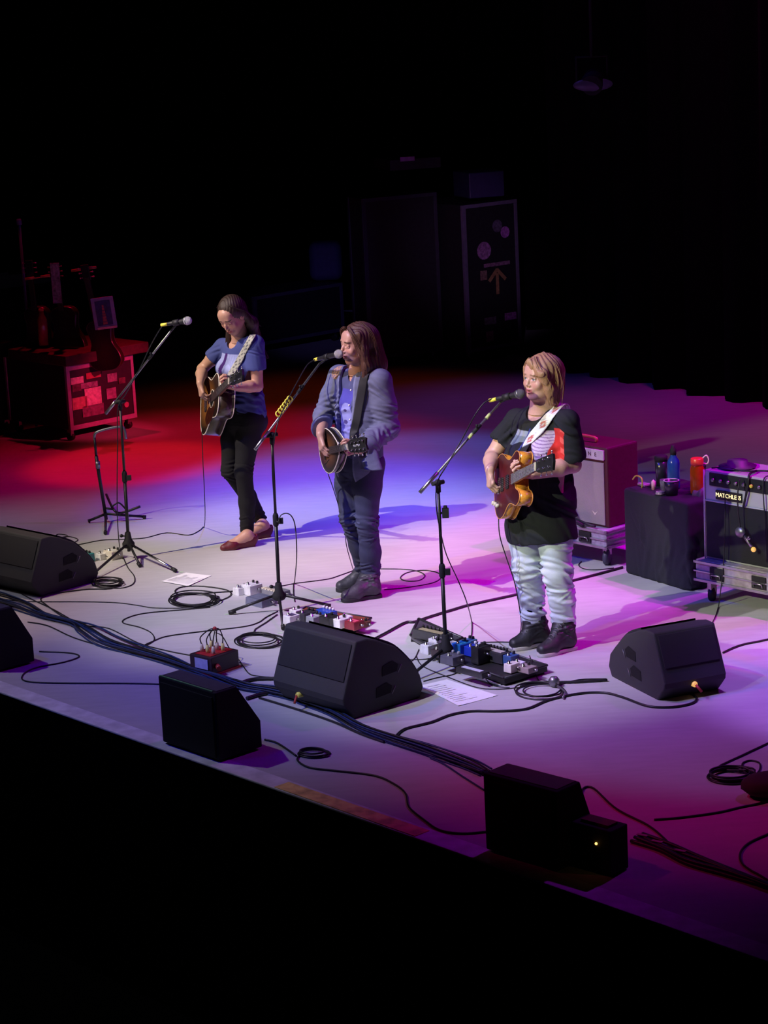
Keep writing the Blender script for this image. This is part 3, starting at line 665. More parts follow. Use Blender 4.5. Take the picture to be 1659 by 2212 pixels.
for k, q in enumerate((cf + FB * .045 + ZU * .012, mid + LB * .09 + FB * .115 - ZU * .19, rsh + FB * .07 - ZU * .17, mid - LB * .10 + FB * .118 - ZU * .16)): mb = MB(); mb.ball(q, .007, 8); mb.build('jacket_button', STEEL, jk)
# jeans
Q = Sdf(np.minimum.reduce([kneeR, kneeL, ankL]) - V(.12, .15, .05), np.maximum.reduce([hipR, hipL, ankR]) + V(.16, .16, .12), .004)
Q.chain([hp + ZU * .08, hp], [.135, .140], .03, flat=(FB, .75))
for h_, k_, a_ in ((hipR, kneeR, ankR), (hipL, kneeL, ankL)):
    Q.chain([h_, h_ * .6 + k_ * .4 + FB * .01, k_, k_ * .5 + a_ * .5 - FB * .012, a_ * .96 + k_ * .04], [.094, .084, .062, .062, .056], .025)
    dd = nrm(a_ - k_); Q.cone(a_ - dd * .03, a_ + dd * .1, .045, .07, .004, 'cut')
for k_, n_, sd_ in ((kneeL - ZU * .04, 20, 1), (kneeR - ZU * .04, 18, 2), (ankL + ZU * .06, 14, 3), (ankR + ZU * .06, 10, 4), (hp - ZU * .02, 14, 5)): creases(Q, k_, ZU, (.07, .07, .08), n_, .055, .013, .008, sd_)
def colQ(v):
    c = np.tile(np.array([.050, .055, .105]), (len(v), 1)); d = np.exp(-((v[:, 2] - kneeL[2] - .0) / .16) ** 2) * ((v @ FB) > (hp @ FB) - .02); c *= (1 + .6 * d * (.6 + .4 * np.sin(v[:, 2] * 90 + v[:, 0] * 40)))[:, None]
    c[np.hypot((v - kneeL) @ LB, (v - kneeL)[:, 2] * 2.4) < .016] *= 2.2; return c
qb = sdf_obj('jeans', [Q], CLOTH, B_, colQ)
def boot(hl, to, an, par, sh=.0, colr=(.045, .045, .055), top=.15, name='boot'):
    S_ = Sdf(np.minimum(hl, to) - V(.07, .08, .012), np.maximum(np.maximum(hl, to), an) + V(.07, .08, .08), .003)
    t = nrm(to - hl); sd = np.cross(t, ZU); b = lambda a, z, o=0: hl + t * a + ZU * z + sd * o
    S_.chain([b(.035, .055), b(.10, .055), b(.16, .045), b(.215, .036)], [.038, .036, .036, .028], .02).cone(b(.15, .036, -.022), b(.215, .034, -.014), .030, .024, .02).cone(b(.14, .036, .024), b(.205, .033, .018), .029, .023, .02)
    S_.chain([b(.045, .06), b(.05, .11) * .6 + an * .4 + ZU * .0, V(an[0], an[1], top)], [.042, .047, .050], .03).cone(b(.13, .062), V(an[0], an[1], top * .8) + t * .015, .036, .045, .025)
    creases(S_, b(.06, .10), ZU, (.04, .04, .04), 8, .04, .012, .006, 3); S_.plane(hl + ZU * .012, -ZU)
    o = sdf_obj(name, [S_], SHINY, par, flatcol(colr)); m = MB()
    outl = [(-.004, -.028), (.03, -.037), (.10, -.036), (.16, -.046), (.21, -.042), (.240, -.018), (.243, .008), (.225, .036), (.17, .048), (.10, .036), (.03, .037), (-.004, .026)]
    outl = [tuple(q[:2]) for q in smoothpath([V(*q, 0) for q in outl], 3, True)]
    m.prism(outl, hl, t, sd * -1, ZU, .0, .022, True); return o, m, t, sd
heL, toL = P(822, 1289) - rootB, P(737, 1301) - rootB; dL = nrm(toL - heL); heL = toL - dL * .245; ankL2 = heL + dL * .06 + ZU * .16
toR = P(726, 1279) - rootB; heR = toR - dL * .245; ankR2 = heR + dL * .06 + ZU * .16
for hl, to, an in ((heL, toL, ankL), (heR, toR, ankR)):
    o, m, t, sd = boot(hl, to, an, B_); m.build('boot_sole', mat('dark_sole', (.018, .018, .02), .7), o, .003)
# hair: shoulder length, parted, falling round the face
Hs = Sdf(hdC - V(.2, .2, .30), hdC + V(.24, .22, .17), .003); T_ = lambda x, y, z: hdC + hdR @ (V(x, y, z) * HS)
Hs.ell(T_(0, -.022, .036), V(.092, .106, .098) * HS, hdR, 0)
Hs.ell(T_(.0, .105, -.055), V(.075, .066, .105) * HS, hdR, .010, 'cut').ell(T_(.018, .105, .015), V(.066, .060, .055) * HS, hdR, .012, 'cut')
Hs.cone(T_(.068, .028, .07), T_(.078, .005, -.02), .024, .026, .02).cone(T_(.078, .005, -.02), T_(.080, -.01, -.12), .027, .026, .02).cone(T_(.080, -.01, -.12), T_(.075, .005, -.185), .026, .012, .02)
Hs.cone(T_(-.068, .04, .06), T_(-.080, .03, -.04), .022, .020, .02).cone(T_(-.080, .03, -.04), T_(-.078, .015, -.14), .020, .012, .02)
Hs.cone(T_(.0, -.075, .02), T_(.02, -.105, -.13), .075, .070, .03).cone(T_(.02, -.105, -.13), T_(.03, -.115, -.215), .062, .040, .03).cone(T_(.05, -.06, -.08), T_(.065, -.05, -.19), .045, .028, .03)
Hs.cone(T_(-.05, -.05, -.05), T_(-.05, -.07, -.17), .04, .03, .03)
Hs.warp(lambda X, Y, Z: -.0022 * np.sin(300 * (X * .6 + Y * .8) + 3 * np.sin(18 * Z) + 4 * np.sin(37 * (X - Y) + 5 * Z)))
hm = MB(); rt_ = [[T_(sx * .02, .06, .11), T_(sx * .065, .06, .08), T_(sx * .085, .03, .0), T_(sx * .085, .01, -.09), T_(sx * .078, .0, -.19)] for sx in (-1, 1)]
rt_ += [[T_(.03, -.02, .13), T_(.08, -.06, .07), T_(.085, -.09, -.05), T_(.07, -.11, -.15), T_(.07, -.12, -.24)], [T_(.0, -.06, .12), T_(.03, -.12, .04), T_(.03, -.15, -.08), T_(.03, -.15, -.17), T_(.03, -.14, -.25)]]
strands(hm, rt_, 30, 7, .0019)
hmt = hairmat('auburn_brown_hair', (.11, .050, .036)); ho = sdf_obj('hair', [Hs], hmt, B_); hm.build('hair_strands', hmt, ho)
GAR['b'] = ([T, Jk], rootB, mkJ(rootB), dict(neck=neck, lsh=lsh, mid=mid, F=FB, L=LB))
# ---- performer with the solid orange-sided guitar
rootC = P(1172, 1402); J = mkJ(rootC)
C_ = thing('person', 'fair-haired woman in loose black printed T-shirt and pale rolled jeans singing at a microphone', 'person', rootC)
hdR = basis((-.80, -.60, .02), -.02); hdC = J(1169, 816, -.06); HS = .97
neck = J(1176, 876, .0); rsh = J(1116, 905, .14); lsh = J(1226, 908, -.14)
relb = J(1064, 985, .12); rwri = J(1058, 1014, -.06); lelb = J(1238, 1004, -.13); lwri = J(1150, 1024, -.29)
hipR = J(1138, 1112, .08); hipL = J(1200, 1118, -.07); kneeL = J(1204, 1235, -.07); ankL = J(1218, 1345, .0)
kneeR = J(1138, 1225, .04); ankR = J(1152, 1335, .10)
FC = nrm(V(-.72, -.69, 0)); LC = nrm(V(.69, -.72, 0)); mid = (rsh + lsh) / 2; hp = (hipR + hipL) / 2
Bs = Sdf(V(-.45, -.55, -.02), V(.45, .5, 1.42), .007)
Bs.chain([mid - ZU * .06, mid * .5 + hp * .5, hp], [.13, .13, .14], .04, flat=(FC, .7)).cone(rsh, lsh, .05, .05, .03)
Bs.chain([hipR, kneeR, ankR], [.08, .05, .035], .03).chain([hipL, kneeL, ankL], [.08, .05, .035], .03).cone(ankL, ankL - ZU * .06, .033, .033).cone(ankR, ankR - ZU * .06, .033, .033)
Bh = Sdf(hdC - .20, hdC + V(.18, .18, .17), .0028); head_skin(Bh, hdC, hdR, HS, mouth=.35, neck=neck - ZU * .03, neck_r=.072, nose=.7, jaw=1.12, smile=.5)
Bh.ell(hdC + hdR @ V(0, .02, -.085), (.052, .05, .03), hdR, .02).cone(neck - ZU * .02, mid - ZU * .02, .066, .09, .03).cone(mid - ZU * .03, mid + FC * .05 - ZU * .07, .08, .07, .03)
Ba = Sdf(np.minimum.reduce([relb, rwri, lelb, lwri]) - V(.09, .12, .14), np.maximum.reduce([rsh, lsh, lelb]) + .07, .003)
Ba.chain([rsh, rsh * .5 + relb * .5, relb], [.052, .050, .040], .02).chain([relb, relb * .65 + rwri * .35, rwri], [.040, .043, .027], .015)
Ba.chain([lsh, lsh * .5 + lelb * .5, lelb], [.052, .050, .042], .02).chain([lelb, lelb * .65 + lwri * .35, lwri], [.042, .045, .028], .015)
hand(Ba, rwri, (.02, -.25, -.95), (.85, .35, -.1), curl=(.75, .9, .6), thumb_side=-1, sc=1.02, wrist_r=.027, thumb=(.5, .8))
hand(Ba, lwri, (-.85, -.15, .10), (-.15, -.55, .8), curl=(.9, 1.1, .6), thumb_side=1, sc=1.02, wrist_r=.027, thumb=(.3, .4))
skc = (.64, .37, .29)
def colC(v):
    c = np.tile(np.array(skc), (len(v), 1)); n = np.linalg.norm(v - hdC, axis=1) < .18
    cc = c[n]; face_paint(v[n], cc, hdC, hdR, HS, skc, (.45, .14, .15), (.30, .17, .10), (.08, .10, .12), (.72, .30, .26), mouth=.35); c[n] = cc; return c
sdf_obj('body', [Bs, Bh, Ba], SKIN, C_, colC)
# loose T-shirt
Ht = J(1168, 1148, .0)
T = Sdf(np.minimum.reduce([rsh, lsh, relb]) - V(.14, .22, .62), np.maximum.reduce([rsh, lsh]) + V(.22, .24, .12), .004)
T.chain([mid - ZU * .06, mid * .66 + Ht * .34, mid * .33 + Ht * .67 , Ht + ZU * .02], [.150, .170, .196, .215], .05, flat=(FC, .76))
T.cone(rsh, lsh, .052, .052, .05).ell(mid * .52 + Ht * .48 + FC * .05, (.15, .13, .16), None, .06)
for s_ in (-1, 1): T.ell(mid - ZU * .17 + FC * .095 + LC * s_ * .075, (.075, .07, .075), None, .06)
T.cone(rsh - ZU * .008, rsh * .42 + relb * .58, .058, .074, .03).cone(lsh - ZU * .008, lsh * .22 + lelb * .78, .060, .076, .03)
for a_, b_, t_ in ((rsh, relb, .58), (lsh, lelb, .84)):
    e_ = a_ * (1 - t_) + b_ * t_; dd = nrm(b_ - a_); T.cone(e_ - dd * .03, e_ + dd * .13, .056, .10, .004, 'cut')
T.cone(neck + ZU * .07, neck - ZU * .026 + FC * .058, .088, .062, .006, 'cut')
T.plane(Ht - ZU * .045, nrm(-ZU + LC * .12))
creases(T, Ht + ZU * .12, V(.7, -.4, .6), (.18, .16, .14), 34, .12, .028, .013, 21); creases(T, mid - ZU * .22, V(.3, -.3, .8), (.16, .14, .12), 18, .09, .022, .008, 22)
creases(T, lsh - ZU * .1, V(.5, .1, .8), (.06, .06, .12), 12, .06, .02, .008, 23); creases(T, rsh - ZU * .05, V(-.5, .1, .8), (.07, .06, .06), 10, .06, .018, .007, 24)
def colTC(v):
    c = np.tile(np.array([.020, .021, .026]), (len(v), 1)); d = v - mid; u = d @ LC - .055; z = d[:, 2] * 1.25 - .045; f = d @ FC > .03
    s = z + .9 * (u - .0)                                                              # picture is split along the strap
    m = f & (u > -.02) & (u < .115) & (z < -.09) & (z > -.33 + .3 * np.abs(u - .05)); st = np.sin(z * 330 + 5 * np.sin(u * 25)) > -.55
    c[m & st] = (.62, .50, .68); c[m & ~st] = (.30, .18, .38)
    r = f & (u > .085) & (u < .150) & (z < -.07) & (z > -.36); c[r] = (.60, .035, .03); c[r & (u > .125) & (np.sin(z * 90 + u * 60) > -.1)] = (.80, .12, .10); c[r & (np.hypot(u - .10, z + .31) < .03)] = (.10, .01, .01)
    g = f & (u < -.01) & (u > -.150) & (z < -.10) & (z > -.215 - .2 * (u + .02)); c[g] = (.16, .20, .28); c[g & (z > -.135)] = (.30, .33, .42)
    c[f & (np.hypot((u + .075) / 1.2, z + .225) < .055)] = (.015, .015, .035); c[f & (np.abs(u + .06 - (z + .15) * .3) < .004) & (z < -.08) & (z > -.24)] = (.05, .05, .25)
    u = d @ LC; z = d[:, 2]; e = (u < -.17) & (np.hypot(d @ FC - .03, z + .075) < .022); c[e] = (.70, .74, .85)
    return c
sdf_obj('t_shirt', [T], CLOTH, C_, colTC)
# jeans with rolled cuffs
Q = Sdf(np.minimum.reduce([kneeR, kneeL, ankL]) - V(.13, .15, .05), np.maximum.reduce([hipR, hipL, ankR]) + V(.16, .16, .10), .004)
Q.chain([hp + ZU * .06, hp], [.135, .145], .03, flat=(FC, .75))
for h_, k_, a_ in ((hipR, kneeR, ankR), (hipL, kneeL, ankL)):
    Q.chain([h_, h_ * .55 + k_ * .45 + FC * .01, k_, k_ * .5 + a_ * .5 - FC * .008, a_ * .98 + k_ * .02], [.092, .090, .076, .070, .062], .025)
    dd = nrm(a_ - k_); Q.chain([a_ - dd * .045, a_ + dd * .012], [.068, .066], .004); Q.cone(a_ - dd * .05, a_ + dd * .1, .050, .075, .004, 'cut')
for k_, n_, sd_ in ((kneeL - ZU * .03, 20, 1), (kneeR - ZU * .03, 20, 2), (ankL + ZU * .12, 14, 3), (ankR + ZU * .12, 14, 4), (kneeL + ZU * .14, 8, 5), (kneeR + ZU * .14, 8, 6)): creases(Q, k_, V(.25, .1, .9), (.08, .08, .09), n_, .075, .020, .009, sd_)
def colQC(v):
    c = np.tile(np.array([.60, .66, .78]), (len(v), 1)); n = np.sin(v[:, 0] * 47 + 3 * np.sin(v[:, 2] * 21)) * np.sin(v[:, 2] * 33 + v[:, 1] * 37); return c * (1 + .10 * n)[:, None]
sdf_obj('jeans', [Q], CLOTH, C_, colQC)
for hp_, tp_ in (((1240, 1401), (1160, 1420)), ((1178, 1391), (1099, 1406))):
    he, to = P(*hp_) - rootC, P(*tp_) - rootC; d = nrm(to - he); he = to - d * .25; an = ankL if hp_[0] == 1240 else ankR
    S_, m, t, sd = None, None, None, None
    o, m, t, sd = boot(he, to, an, C_, colr=(.022, .021, .024), top=.20, name='high_top_shoe')
    m.build('shoe_sole', mat('white_rubber_sole', (.55, .52, .50), .6), o, .004)
    tb = MB(); tb.ball(he + d * .222 + ZU * .024, (.024, .024, .014), 12); tb.build('toe_cap', mat('white_rubber_sole', (.55, .52, .50), .6), o)
    for k in range(6): tb = MB(); q = he + d * (.165 - .017 * k) + ZU * (.082 + .016 * k); tb.tube([q - sd * .022, q + ZU * .008, q + sd * .022], .0028, 5); tb.build('lace', mat('lace_grey', (.16, .15, .16), .8), o)
# hair: chin length with a side fringe
Hs = Sdf(hdC - V(.2, .2, .22), hdC + V(.2, .2, .17), .003); T_ = lambda x, y, z: hdC + hdR @ (V(x, y, z) * HS)
Hs.ell(T_(0, -.020, .034), V(.092, .108, .098) * HS, hdR, 0)
Hs.ell(T_(.0, .110, -.060), V(.078, .070, .105) * HS, hdR, .010, 'cut').ell(T_(-.010, .118, .005), V(.070, .058, .055) * HS, hdR, .012, 'cut')
Hs.cone(T_(.0, .075, .095), T_(.072, .055, .035), .020, .020, .02).cone(T_(.072, .055, .035), T_(.082, .015, -.05), .024, .024, .02).cone(T_(.082, .015, -.05), T_(.074, -.005, -.125), .026, .014, .02)
Hs.cone(T_(-.07, .04, .05), T_(-.082, .02, -.04), .020, .020, .02).cone(T_(-.082, .02, -.04), T_(-.074, .0, -.11), .020, .012, .02)
Hs.cone(T_(.0, -.06, .02), T_(.0, -.075, -.10), .078, .058, .03).cone(T_(.06, -.04, -.04), T_(.065, -.045, -.13), .04, .020, .03)
Hs.warp(lambda X, Y, Z: -.0022 * np.sin(290 * (X * .6 + Y * .8) + 3 * np.sin(18 * Z) + 4 * np.sin(35 * (X - Y) + 5 * Z)))
hm = MB(); rt_ = [[T_(.0, .05, .12), T_(.05, .075, .075), T_(.082, .045, .01), T_(.085, .015, -.07), T_(.072, -.005, -.14)], [T_(.0, -.01, .135), T_(.07, -.02, .08), T_(.095, -.035, .0), T_(.085, -.04, -.09), T_(.07, -.04, -.15)],
    [T_(.0, -.05, .125), T_(.03, -.11, .05), T_(.03, -.13, -.04), T_(.02, -.12, -.13)], [T_(-.02, .06, .11), T_(-.07, .05, .06), T_(-.085, .03, -.03), T_(-.076, .01, -.12)]]
strands(hm, rt_, 30, 9, .0019)
hmt = hairmat('strawberry_blonde_hair', (.42, .235, .13)); ho = sdf_obj('hair', [Hs], hmt, C_); hm.build('hair_strands', hmt, ho)
mb = MB(); mb.tube([T_(.086, .0, -.030) + V(math.cos(a) * .008, 0, math.sin(a) * .012 - .012) for a in np.linspace(0, 6.28, 13)], .0016, 5); mb.build('earring', CHROME, C_)
GAR['c'] = ([T, Ba], rootC, mkJ(rootC), dict(neck=neck, lsh=lsh, mid=mid, F=FC, L=LC))
# ------------------------------------------------------------------ guitars
def grad_hit(Ss, root, px, py, off=.006):
    """first point of the garments met by the line of sight through a pixel, with its outward normal (person's own frame)"""
    o = np.array([0, 0, CAM_H]) - np.array([root[0], root[1], 0]); d = nrm(ray(px, py)); t0 = root[1] - 1.0
    def val(S, p):
        g = (p - S.lo) / S.h
        if (g < 1).any() or (g > S.n - 2).any(): return .06
        i = np.floor(g).astype(int); f = g - i; c = S.D[i[0]:i[0] + 2, i[1]:i[1] + 2, i[2]:i[2] + 2]
        c = c[0] * (1 - f[0]) + c[1] * f[0]; c = c[0] * (1 - f[1]) + c[1] * f[1]; return float(c[0] * (1 - f[2]) + c[1] * f[2])
    for k in range(1000):
        p = o + d * (t0 + k * .002)
        for S in Ss:
            if val(S, p) < 0:
                e = .012; n = nrm([val(S, p + q * e) - val(S, p - q * e) for q in np.eye(3)]); return p + n * off, n
    return None, None
def ribbon(name, pts, nrms, wid, mats, parent, color=None, thick=.003, k=6):
    P_ = smoothpath(pts, k); N_ = smoothpath(nrms, k); n = len(P_); nc = 8; vs = []; col = []; s = 0
    for i in range(n):
        t = nrm(P_[min(i + 1, n - 1)] - P_[max(i - 1, 0)]); nn = nrm(N_[i] - t * (N_[i] @ t)); sd = np.cross(t, nn)
        if i: s += np.linalg.norm(P_[i] - P_[i - 1])
        for lay in (0, 1):
            for j in range(nc + 1): vs.append(P_[i] + sd * wid * (j / nc - .5) + nn * thick * lay); col.append(color(s, (j / nc - .5) * wid) if color else (1, 1, 1))
    m = 2 * (nc + 1); fs = []
    for i in range(n - 1):
        a, b = i * m, (i + 1) * m
        for j in range(nc): fs += [(a + j, b + j, b + j + 1, a + j + 1), (a + nc + 1 + j, a + nc + 2 + j, b + nc + 2 + j, b + nc + 1 + j)]
        fs += [(a, a + nc + 1, b + nc + 1, b), (a + nc, b + nc, b + m - 1, a + m - 1)]
    q = MB(); q.add(vs, fs, True); o = q.build(name, mats, parent)
    if color:
        ca = o.data.color_attributes.new('Col', 'FLOAT_COLOR', 'POINT'); cc = np.ones((len(vs), 4), np.float32); cc[:, :3] = col; ca.data.foreach_set('color', cc.ravel())
    return o
def outline(L, pts, n=3):
    up = [V(x * L, w_, 0) for x, w_ in pts]; dn = [V(p[0], -p[1], 0) for p in reversed(up)]
    return [(p[0], p[1]) for p in smoothpath(up + dn, n, True)]
def sunburst(name, inner, outer, cx, sx, sy):
    m = bpy.data.materials.new(name); m.use_nodes = True; N = m.node_tree.nodes; L = m.node_tree.links; b = N['Principled BSDF']
    tc = N.new('ShaderNodeTexCoord'); mp = N.new('ShaderNodeMapping'); mp.inputs['Location'].default_value = (-cx / sx, 0, 0); mp.inputs['Scale'].default_value = (1 / sx, 1 / sy, 0)
    ln = N.new('ShaderNodeVectorMath'); ln.operation = 'LENGTH'; cr = N.new('ShaderNodeValToRGB'); cr.color_ramp.elements[0].position = .22; cr.color_ramp.elements[1].position = .88
    cr.color_ramp.elements[0].color = (*inner, 1); cr.color_ramp.elements[1].color = (*outer, 1); wv = N.new('ShaderNodeTexNoise'); wv.inputs['Scale'].default_value = 60
    L.new(tc.outputs['Object'], mp.inputs[0]); L.new(mp.outputs[0], ln.inputs[0]); L.new(ln.outputs['Value'], cr.inputs[0]); L.new(cr.outputs[0], b.inputs['Base Color'])
    b.inputs['Roughness'].default_value = .38; b.inputs['Coat Weight'].default_value = .15; return m
def place(o_px, dy, root, g, n):
    gx = nrm(g); gz = nrm(np.asarray(n, float) - gx * (np.asarray(n, float) @ gx)); gy = np.cross(gz, gx)
    return AT(*o_px, root[1] + dy), np.stack([gx, gy, gz], 1)
X_, Y_, Z_ = np.eye(3)
def neck_parts(g, x0, x1, w0, w1, fb_mat, neck_mat, nfr, head, head_mat, ntun, tun_mat, hw=(.03, .04), hl=.17, tilt=.20, z=.006, string_from=0.0, txt=None):
    mb = MB()
    for a, b, wa, wb in ((x0, x1, w0, w1),):
        pr = [(-.5, 0), (-.42, -.55), (0, -.85), (.42, -.55), (.5, 0)]
        vs = [V(xx, p * ww, z + .000 + q * ww * .62) for xx, ww in ((a, wa), (b, wb)) for p, q in pr]
        mb.add(vs, [(i, i + 1, i + 6, i + 5) for i in range(4)] + [(4, 0, 5, 9), (0, 4, 3, 2, 1), (5, 6, 7, 8, 9)], False)
    nk = mb.build('neck', neck_mat, g, .001)
    mb = MB(); xs = string_from + .0
    mb.add([V(x0 - .02, -w0 / 2, z), V(x1, -w1 / 2, z), V(x1, w1 / 2, z), V(x0 - .02, w0 / 2, z), V(x0 - .02, -w0 / 2, z + .006), V(x1, -w1 / 2, z + .006), V(x1, w1 / 2, z + .006), V(x0 - .02, w0 / 2, z + .006)],
           [(3, 2, 1, 0), (4, 5, 6, 7), (0, 1, 5, 4), (1, 2, 6, 5), (2, 3, 7, 6), (3, 0, 4, 7)], False); fb = mb.build('fretboard', fb_mat, nk)
    mb = MB(); sl = x1 - string_from
    for k in range(1, nfr + 1):
        x = x1 - sl * (1 - 2 ** (-k / 12.0))
        if x < x0 - .02: break
        w_ = w1 + (w0 - w1) * (x1 - x) / (x1 - x0); mb.box((x, 0, z + .0065), (.002, w_ * .98, .0015))
    for k in (3, 5, 7, 9, 12):
        x = x1 - sl * (1 - 2 ** (-(k - .5) / 12.0)); mb.box((x, 0, z + .0063), (.008, .014, .0008))
    mb.build('frets', STEEL, fb)
    mb = MB(); mb.box((x1 + .002, 0, z + .005), (.005, w1, .008)); mb.build('nut', CREAM, nk)
    ct, st = math.cos(tilt), math.sin(tilt); hx = V(ct, 0, -st); hz = V(st, 0, ct); O = V(x1 + .004, 0, z)
    poly = head(hl, hw); mb = MB(); mb.prism(poly, O, hx, Y_, hz, -.014, .002); hd = mb.build('headstock', head_mat, nk, .0015)
    per = ntun // 2; mb = MB(); mc = MB()
    for i in range(ntun):
        sd = 1 if i % 2 == 0 else -1; j = i // 2; u = .035 + (hl - .055) * j / max(per - 1, 1); wy = hw[0] + (hw[1] - hw[0]) * u / hl
        q = O + hx * u + Y_ * sd * wy * .55; mb.lathe([(.005, 0), (.005, .010), (.003, .016)], q + hz * .002, hz, 8)
        q2 = O + hx * u + Y_ * sd * (wy + .012) - hz * .008; t_ = MB(); t_.tube([O + hx * u + Y_ * sd * (wy - .004) - hz * .008, q2], .0022, 6); t_.ball(q2 + Y_ * sd * .004, (.008, .006, .005), 8); t_.box(O + hx * u + Y_ * sd * wy * .7 - hz * .016, (.016, .018, .006)); t_.build('tuner', tun_mat, hd)
    mb.build('tuner_posts', CHROME, hd)
    if txt: text_obj('headstock_script', txt[0], txt[1], WHITE, M4(hx, Y_, hz, O + hx * txt[2] + hz * .003), hd)
    mb = MB(); ns = 6 if ntun == 6 else 8
    for i in range(ns):
        f = i / (ns - 1) - .5; mb.tube([V(string_from, f * w0 * .95, z + .010), V(x1, f * w1 * .82, z + .0085)], .0007 if ns == 6 else .0005, 4)
    mb.build('strings', STEEL, g)
    return nk
def body_parts(g, L, pts, depth, side_mat, top_mat, back_mat, bind_mat, top_r=.0025, arch=0.0):
    ol = outline(L, pts); mb = MB(); mb.prism(ol, (0, 0, 0), X_, Y_, Z_, -depth, -.001, True); bd = mb.build('body', side_mat, g)
    n = len(ol); mb = MB(); c = V(L * .02, 0, arch); rings = []
    for f in (1, .92, .75, .45): rings.append([V(x * f + c[0] * (1 - f), y * f, arch * (1 - f ** 2) + .0005) for x, y in ol])
    vs = [p for r in rings for p in r] + [V(c[0], 0, arch + .0005)]; fs = []
    for k in range(3):
        for i in range(n): j = (i + 1) % n; fs.append((k * n + i, k * n + j, (k + 1) * n + j, (k + 1) * n + i))
    for i in range(n): fs.append((3 * n + i, 3 * n + (i + 1) % n, 4 * n))
    mb.add(vs, fs, True); tp = mb.build('top_plate', top_mat, bd)
    for zz in (-.001, -depth + .001):
        mb = MB(); mb.tube([V(x, y, zz) for x, y in ol], top_r, 6, closed=True); mb.build('binding', bind_mat, bd)
    return bd
# ---- sunburst acoustic
loc, R_ = place((446, 873), .01, rootA, (.200, -.55, .235), (-.90, -.33, .20))
GA = thing('acoustic_guitar', 'sunburst acoustic guitar with cream binding held by the dark-haired woman', 'guitar', loc, R=R_)
SBA = sunburst('amber_sunburst', (.30, .11, .022), (.016, .007, .005), .03, .26, .19)
DKW = mat('dark_walnut_side', (.035, .020, .014), .3, coat=.4, aniso=(3, 30, 30), var=.3); MAH = mat('mahogany_neck', (.16, .06, .03), .35, var=.25, aniso=(2, 20, 20)); ROSE = mat('rosewood_board', (.035, .022, .018), .5)
IV = mat('ivory_binding', (.80, .74, .60), .35)
# the bridge sits at the frame's origin; the outline is shifted so
pts = [(-.36, 0.0), (-.355, .075), (-.31, .145), (-.20, .195), (-.04, .203), (.12, .175), (.26, .142), (.36, .136), (.50, .146), (.62, .148), (.72, .118), (.765, .06), (.775, 0.0)]
pts = [(a, b * .94) for a, b in pts]
body_parts(GA, .44, pts, .105, DKW, SBA, DKW, IV, .0034)
bdA = [c for c in GA.children if c.name.startswith('body')][0]
mb = MB(); mb.lathe([(.0, .0016), (.050, .0016)], (.155, 0, 0), (0, 0, 1), 28); mb.build('soundhole', mat('hole_shade', (.002, .002, .002), .9), bdA)  # flat black disc; the shade inside the hole is painted
mb = MB(); mb.tube([V(.155 + .058 * math.cos(a), .058 * math.sin(a), .002) for a in np.linspace(0, 2 * math.pi, 33)[:-1]], .0022, 5, closed=True); mb.build('rosette', IV, bdA)
mb = MB(); mb.prism([(-.02, -.05), (.02, -.045), (.02, .045), (-.02, .05), (-.028, 0)], (0, 0, 0), X_, Y_, Z_, 0, .009); mb.box((.004, 0, .010), (.004, .075, .004)); br = mb.build('bridge', ROSE, bdA, .002)
mb = MB(); pg = [V(.20, -.06, 0), (V(.10, -.040, 0)), V(.03, -.055, 0), V(-.015, -.10, 0), V(.03, -.145, 0), V(.12, -.15, 0), V(.19, -.125, 0), V(.225, -.09, 0)]
mb.prism([(p[0], p[1]) for p in smoothpath(pg, 3, True)], (0, 0, 0), X_, Y_, Z_, .001, .003); mb.build('pickguard', mat('tortoise', (.05, .012, .008), .2, var=.5, scale=60), bdA)
hd_std = lambda hl, hw: [(0, -hw[0] * .75), (.02, -hw[0]), (hl, -hw[1]), (hl + .008, 0), (hl, hw[1]), (.02, hw[0]), (0, hw[0] * .75)]
neck_parts(GA, .348, .632, .055, .043, ROSE, MAH, 20, hd_std, BLACK, 6, STEEL, (.033, .039), .17, .22)
mb = MB(); mb.box((.262, 0, .0045), (.18, .055, .008)); mb.build('fretboard_extension', ROSE, bdA)
# ---- dark short-necked instrument
loc, R_ = place((706, 974), -.14, rootB, (.35, -.905, .227), (-.93, -.36, .0))
GB = thing('mandola', 'small dark sunburst mandola with cream binding held by the woman in denim jacket', 'mandola', loc, R=R_)
SBB = sunburst('dark_sunburst', (.20, .08, .03), (.012, .006, .005), .03, .17, .12)
ptsB = [(-.36, 0.0), (-.35, .045), (-.27, .095), (-.12, .125), (.05, .130), (.22, .115), (.38, .085), (.50, .052), (.56, .030), (.57, 0)]
body_parts(GB, .36, ptsB, .050, mat('black_lacquer', (.012, .009, .009), .22, coat=.5), SBB, DKW, IV, .0032, .012)
bdB = [c for c in GB.children if c.name.startswith('body')][0]
mb = MB(); mb.box((-.0, 0, .016), (.012, .10, .012)); mb.build('bridge', ROSE, bdB, .002)
for s_ in (-1, 1):
    mb = MB(); mb.tube(smoothpath([V(.05, s_ * .052, .010), V(.02, s_ * .060, .0095), V(.0, s_ * .068, .009), V(-.03, s_ * .072, .008), V(-.05, s_ * .078, .008)], 3), .0028, 5); mb.build('sound_slot', MATTE, bdB)
hd_m = lambda hl, hw: [(0, -hw[0] * .7), (.02, -hw[0]), (hl * .8, -hw[1]), (hl, -hw[1] * .75), (hl * .94, 0), (hl, hw[1] * .75), (hl * .8, hw[1]), (.02, hw[0]), (0, hw[0] * .7)]
neck_parts(GB, .205, .40, .042, .034, ROSE, MAH, 20, hd_m, BLACK, 8, CHROME, (.036, .044), .15, .42, .012)
mb = MB(); mb.box((.15, 0, .014), (.13, .042, .006)); mb.build('fretboard_extension', ROSE, bdB)
mb = MB(); ct, st = math.cos(.42), math.sin(.42)
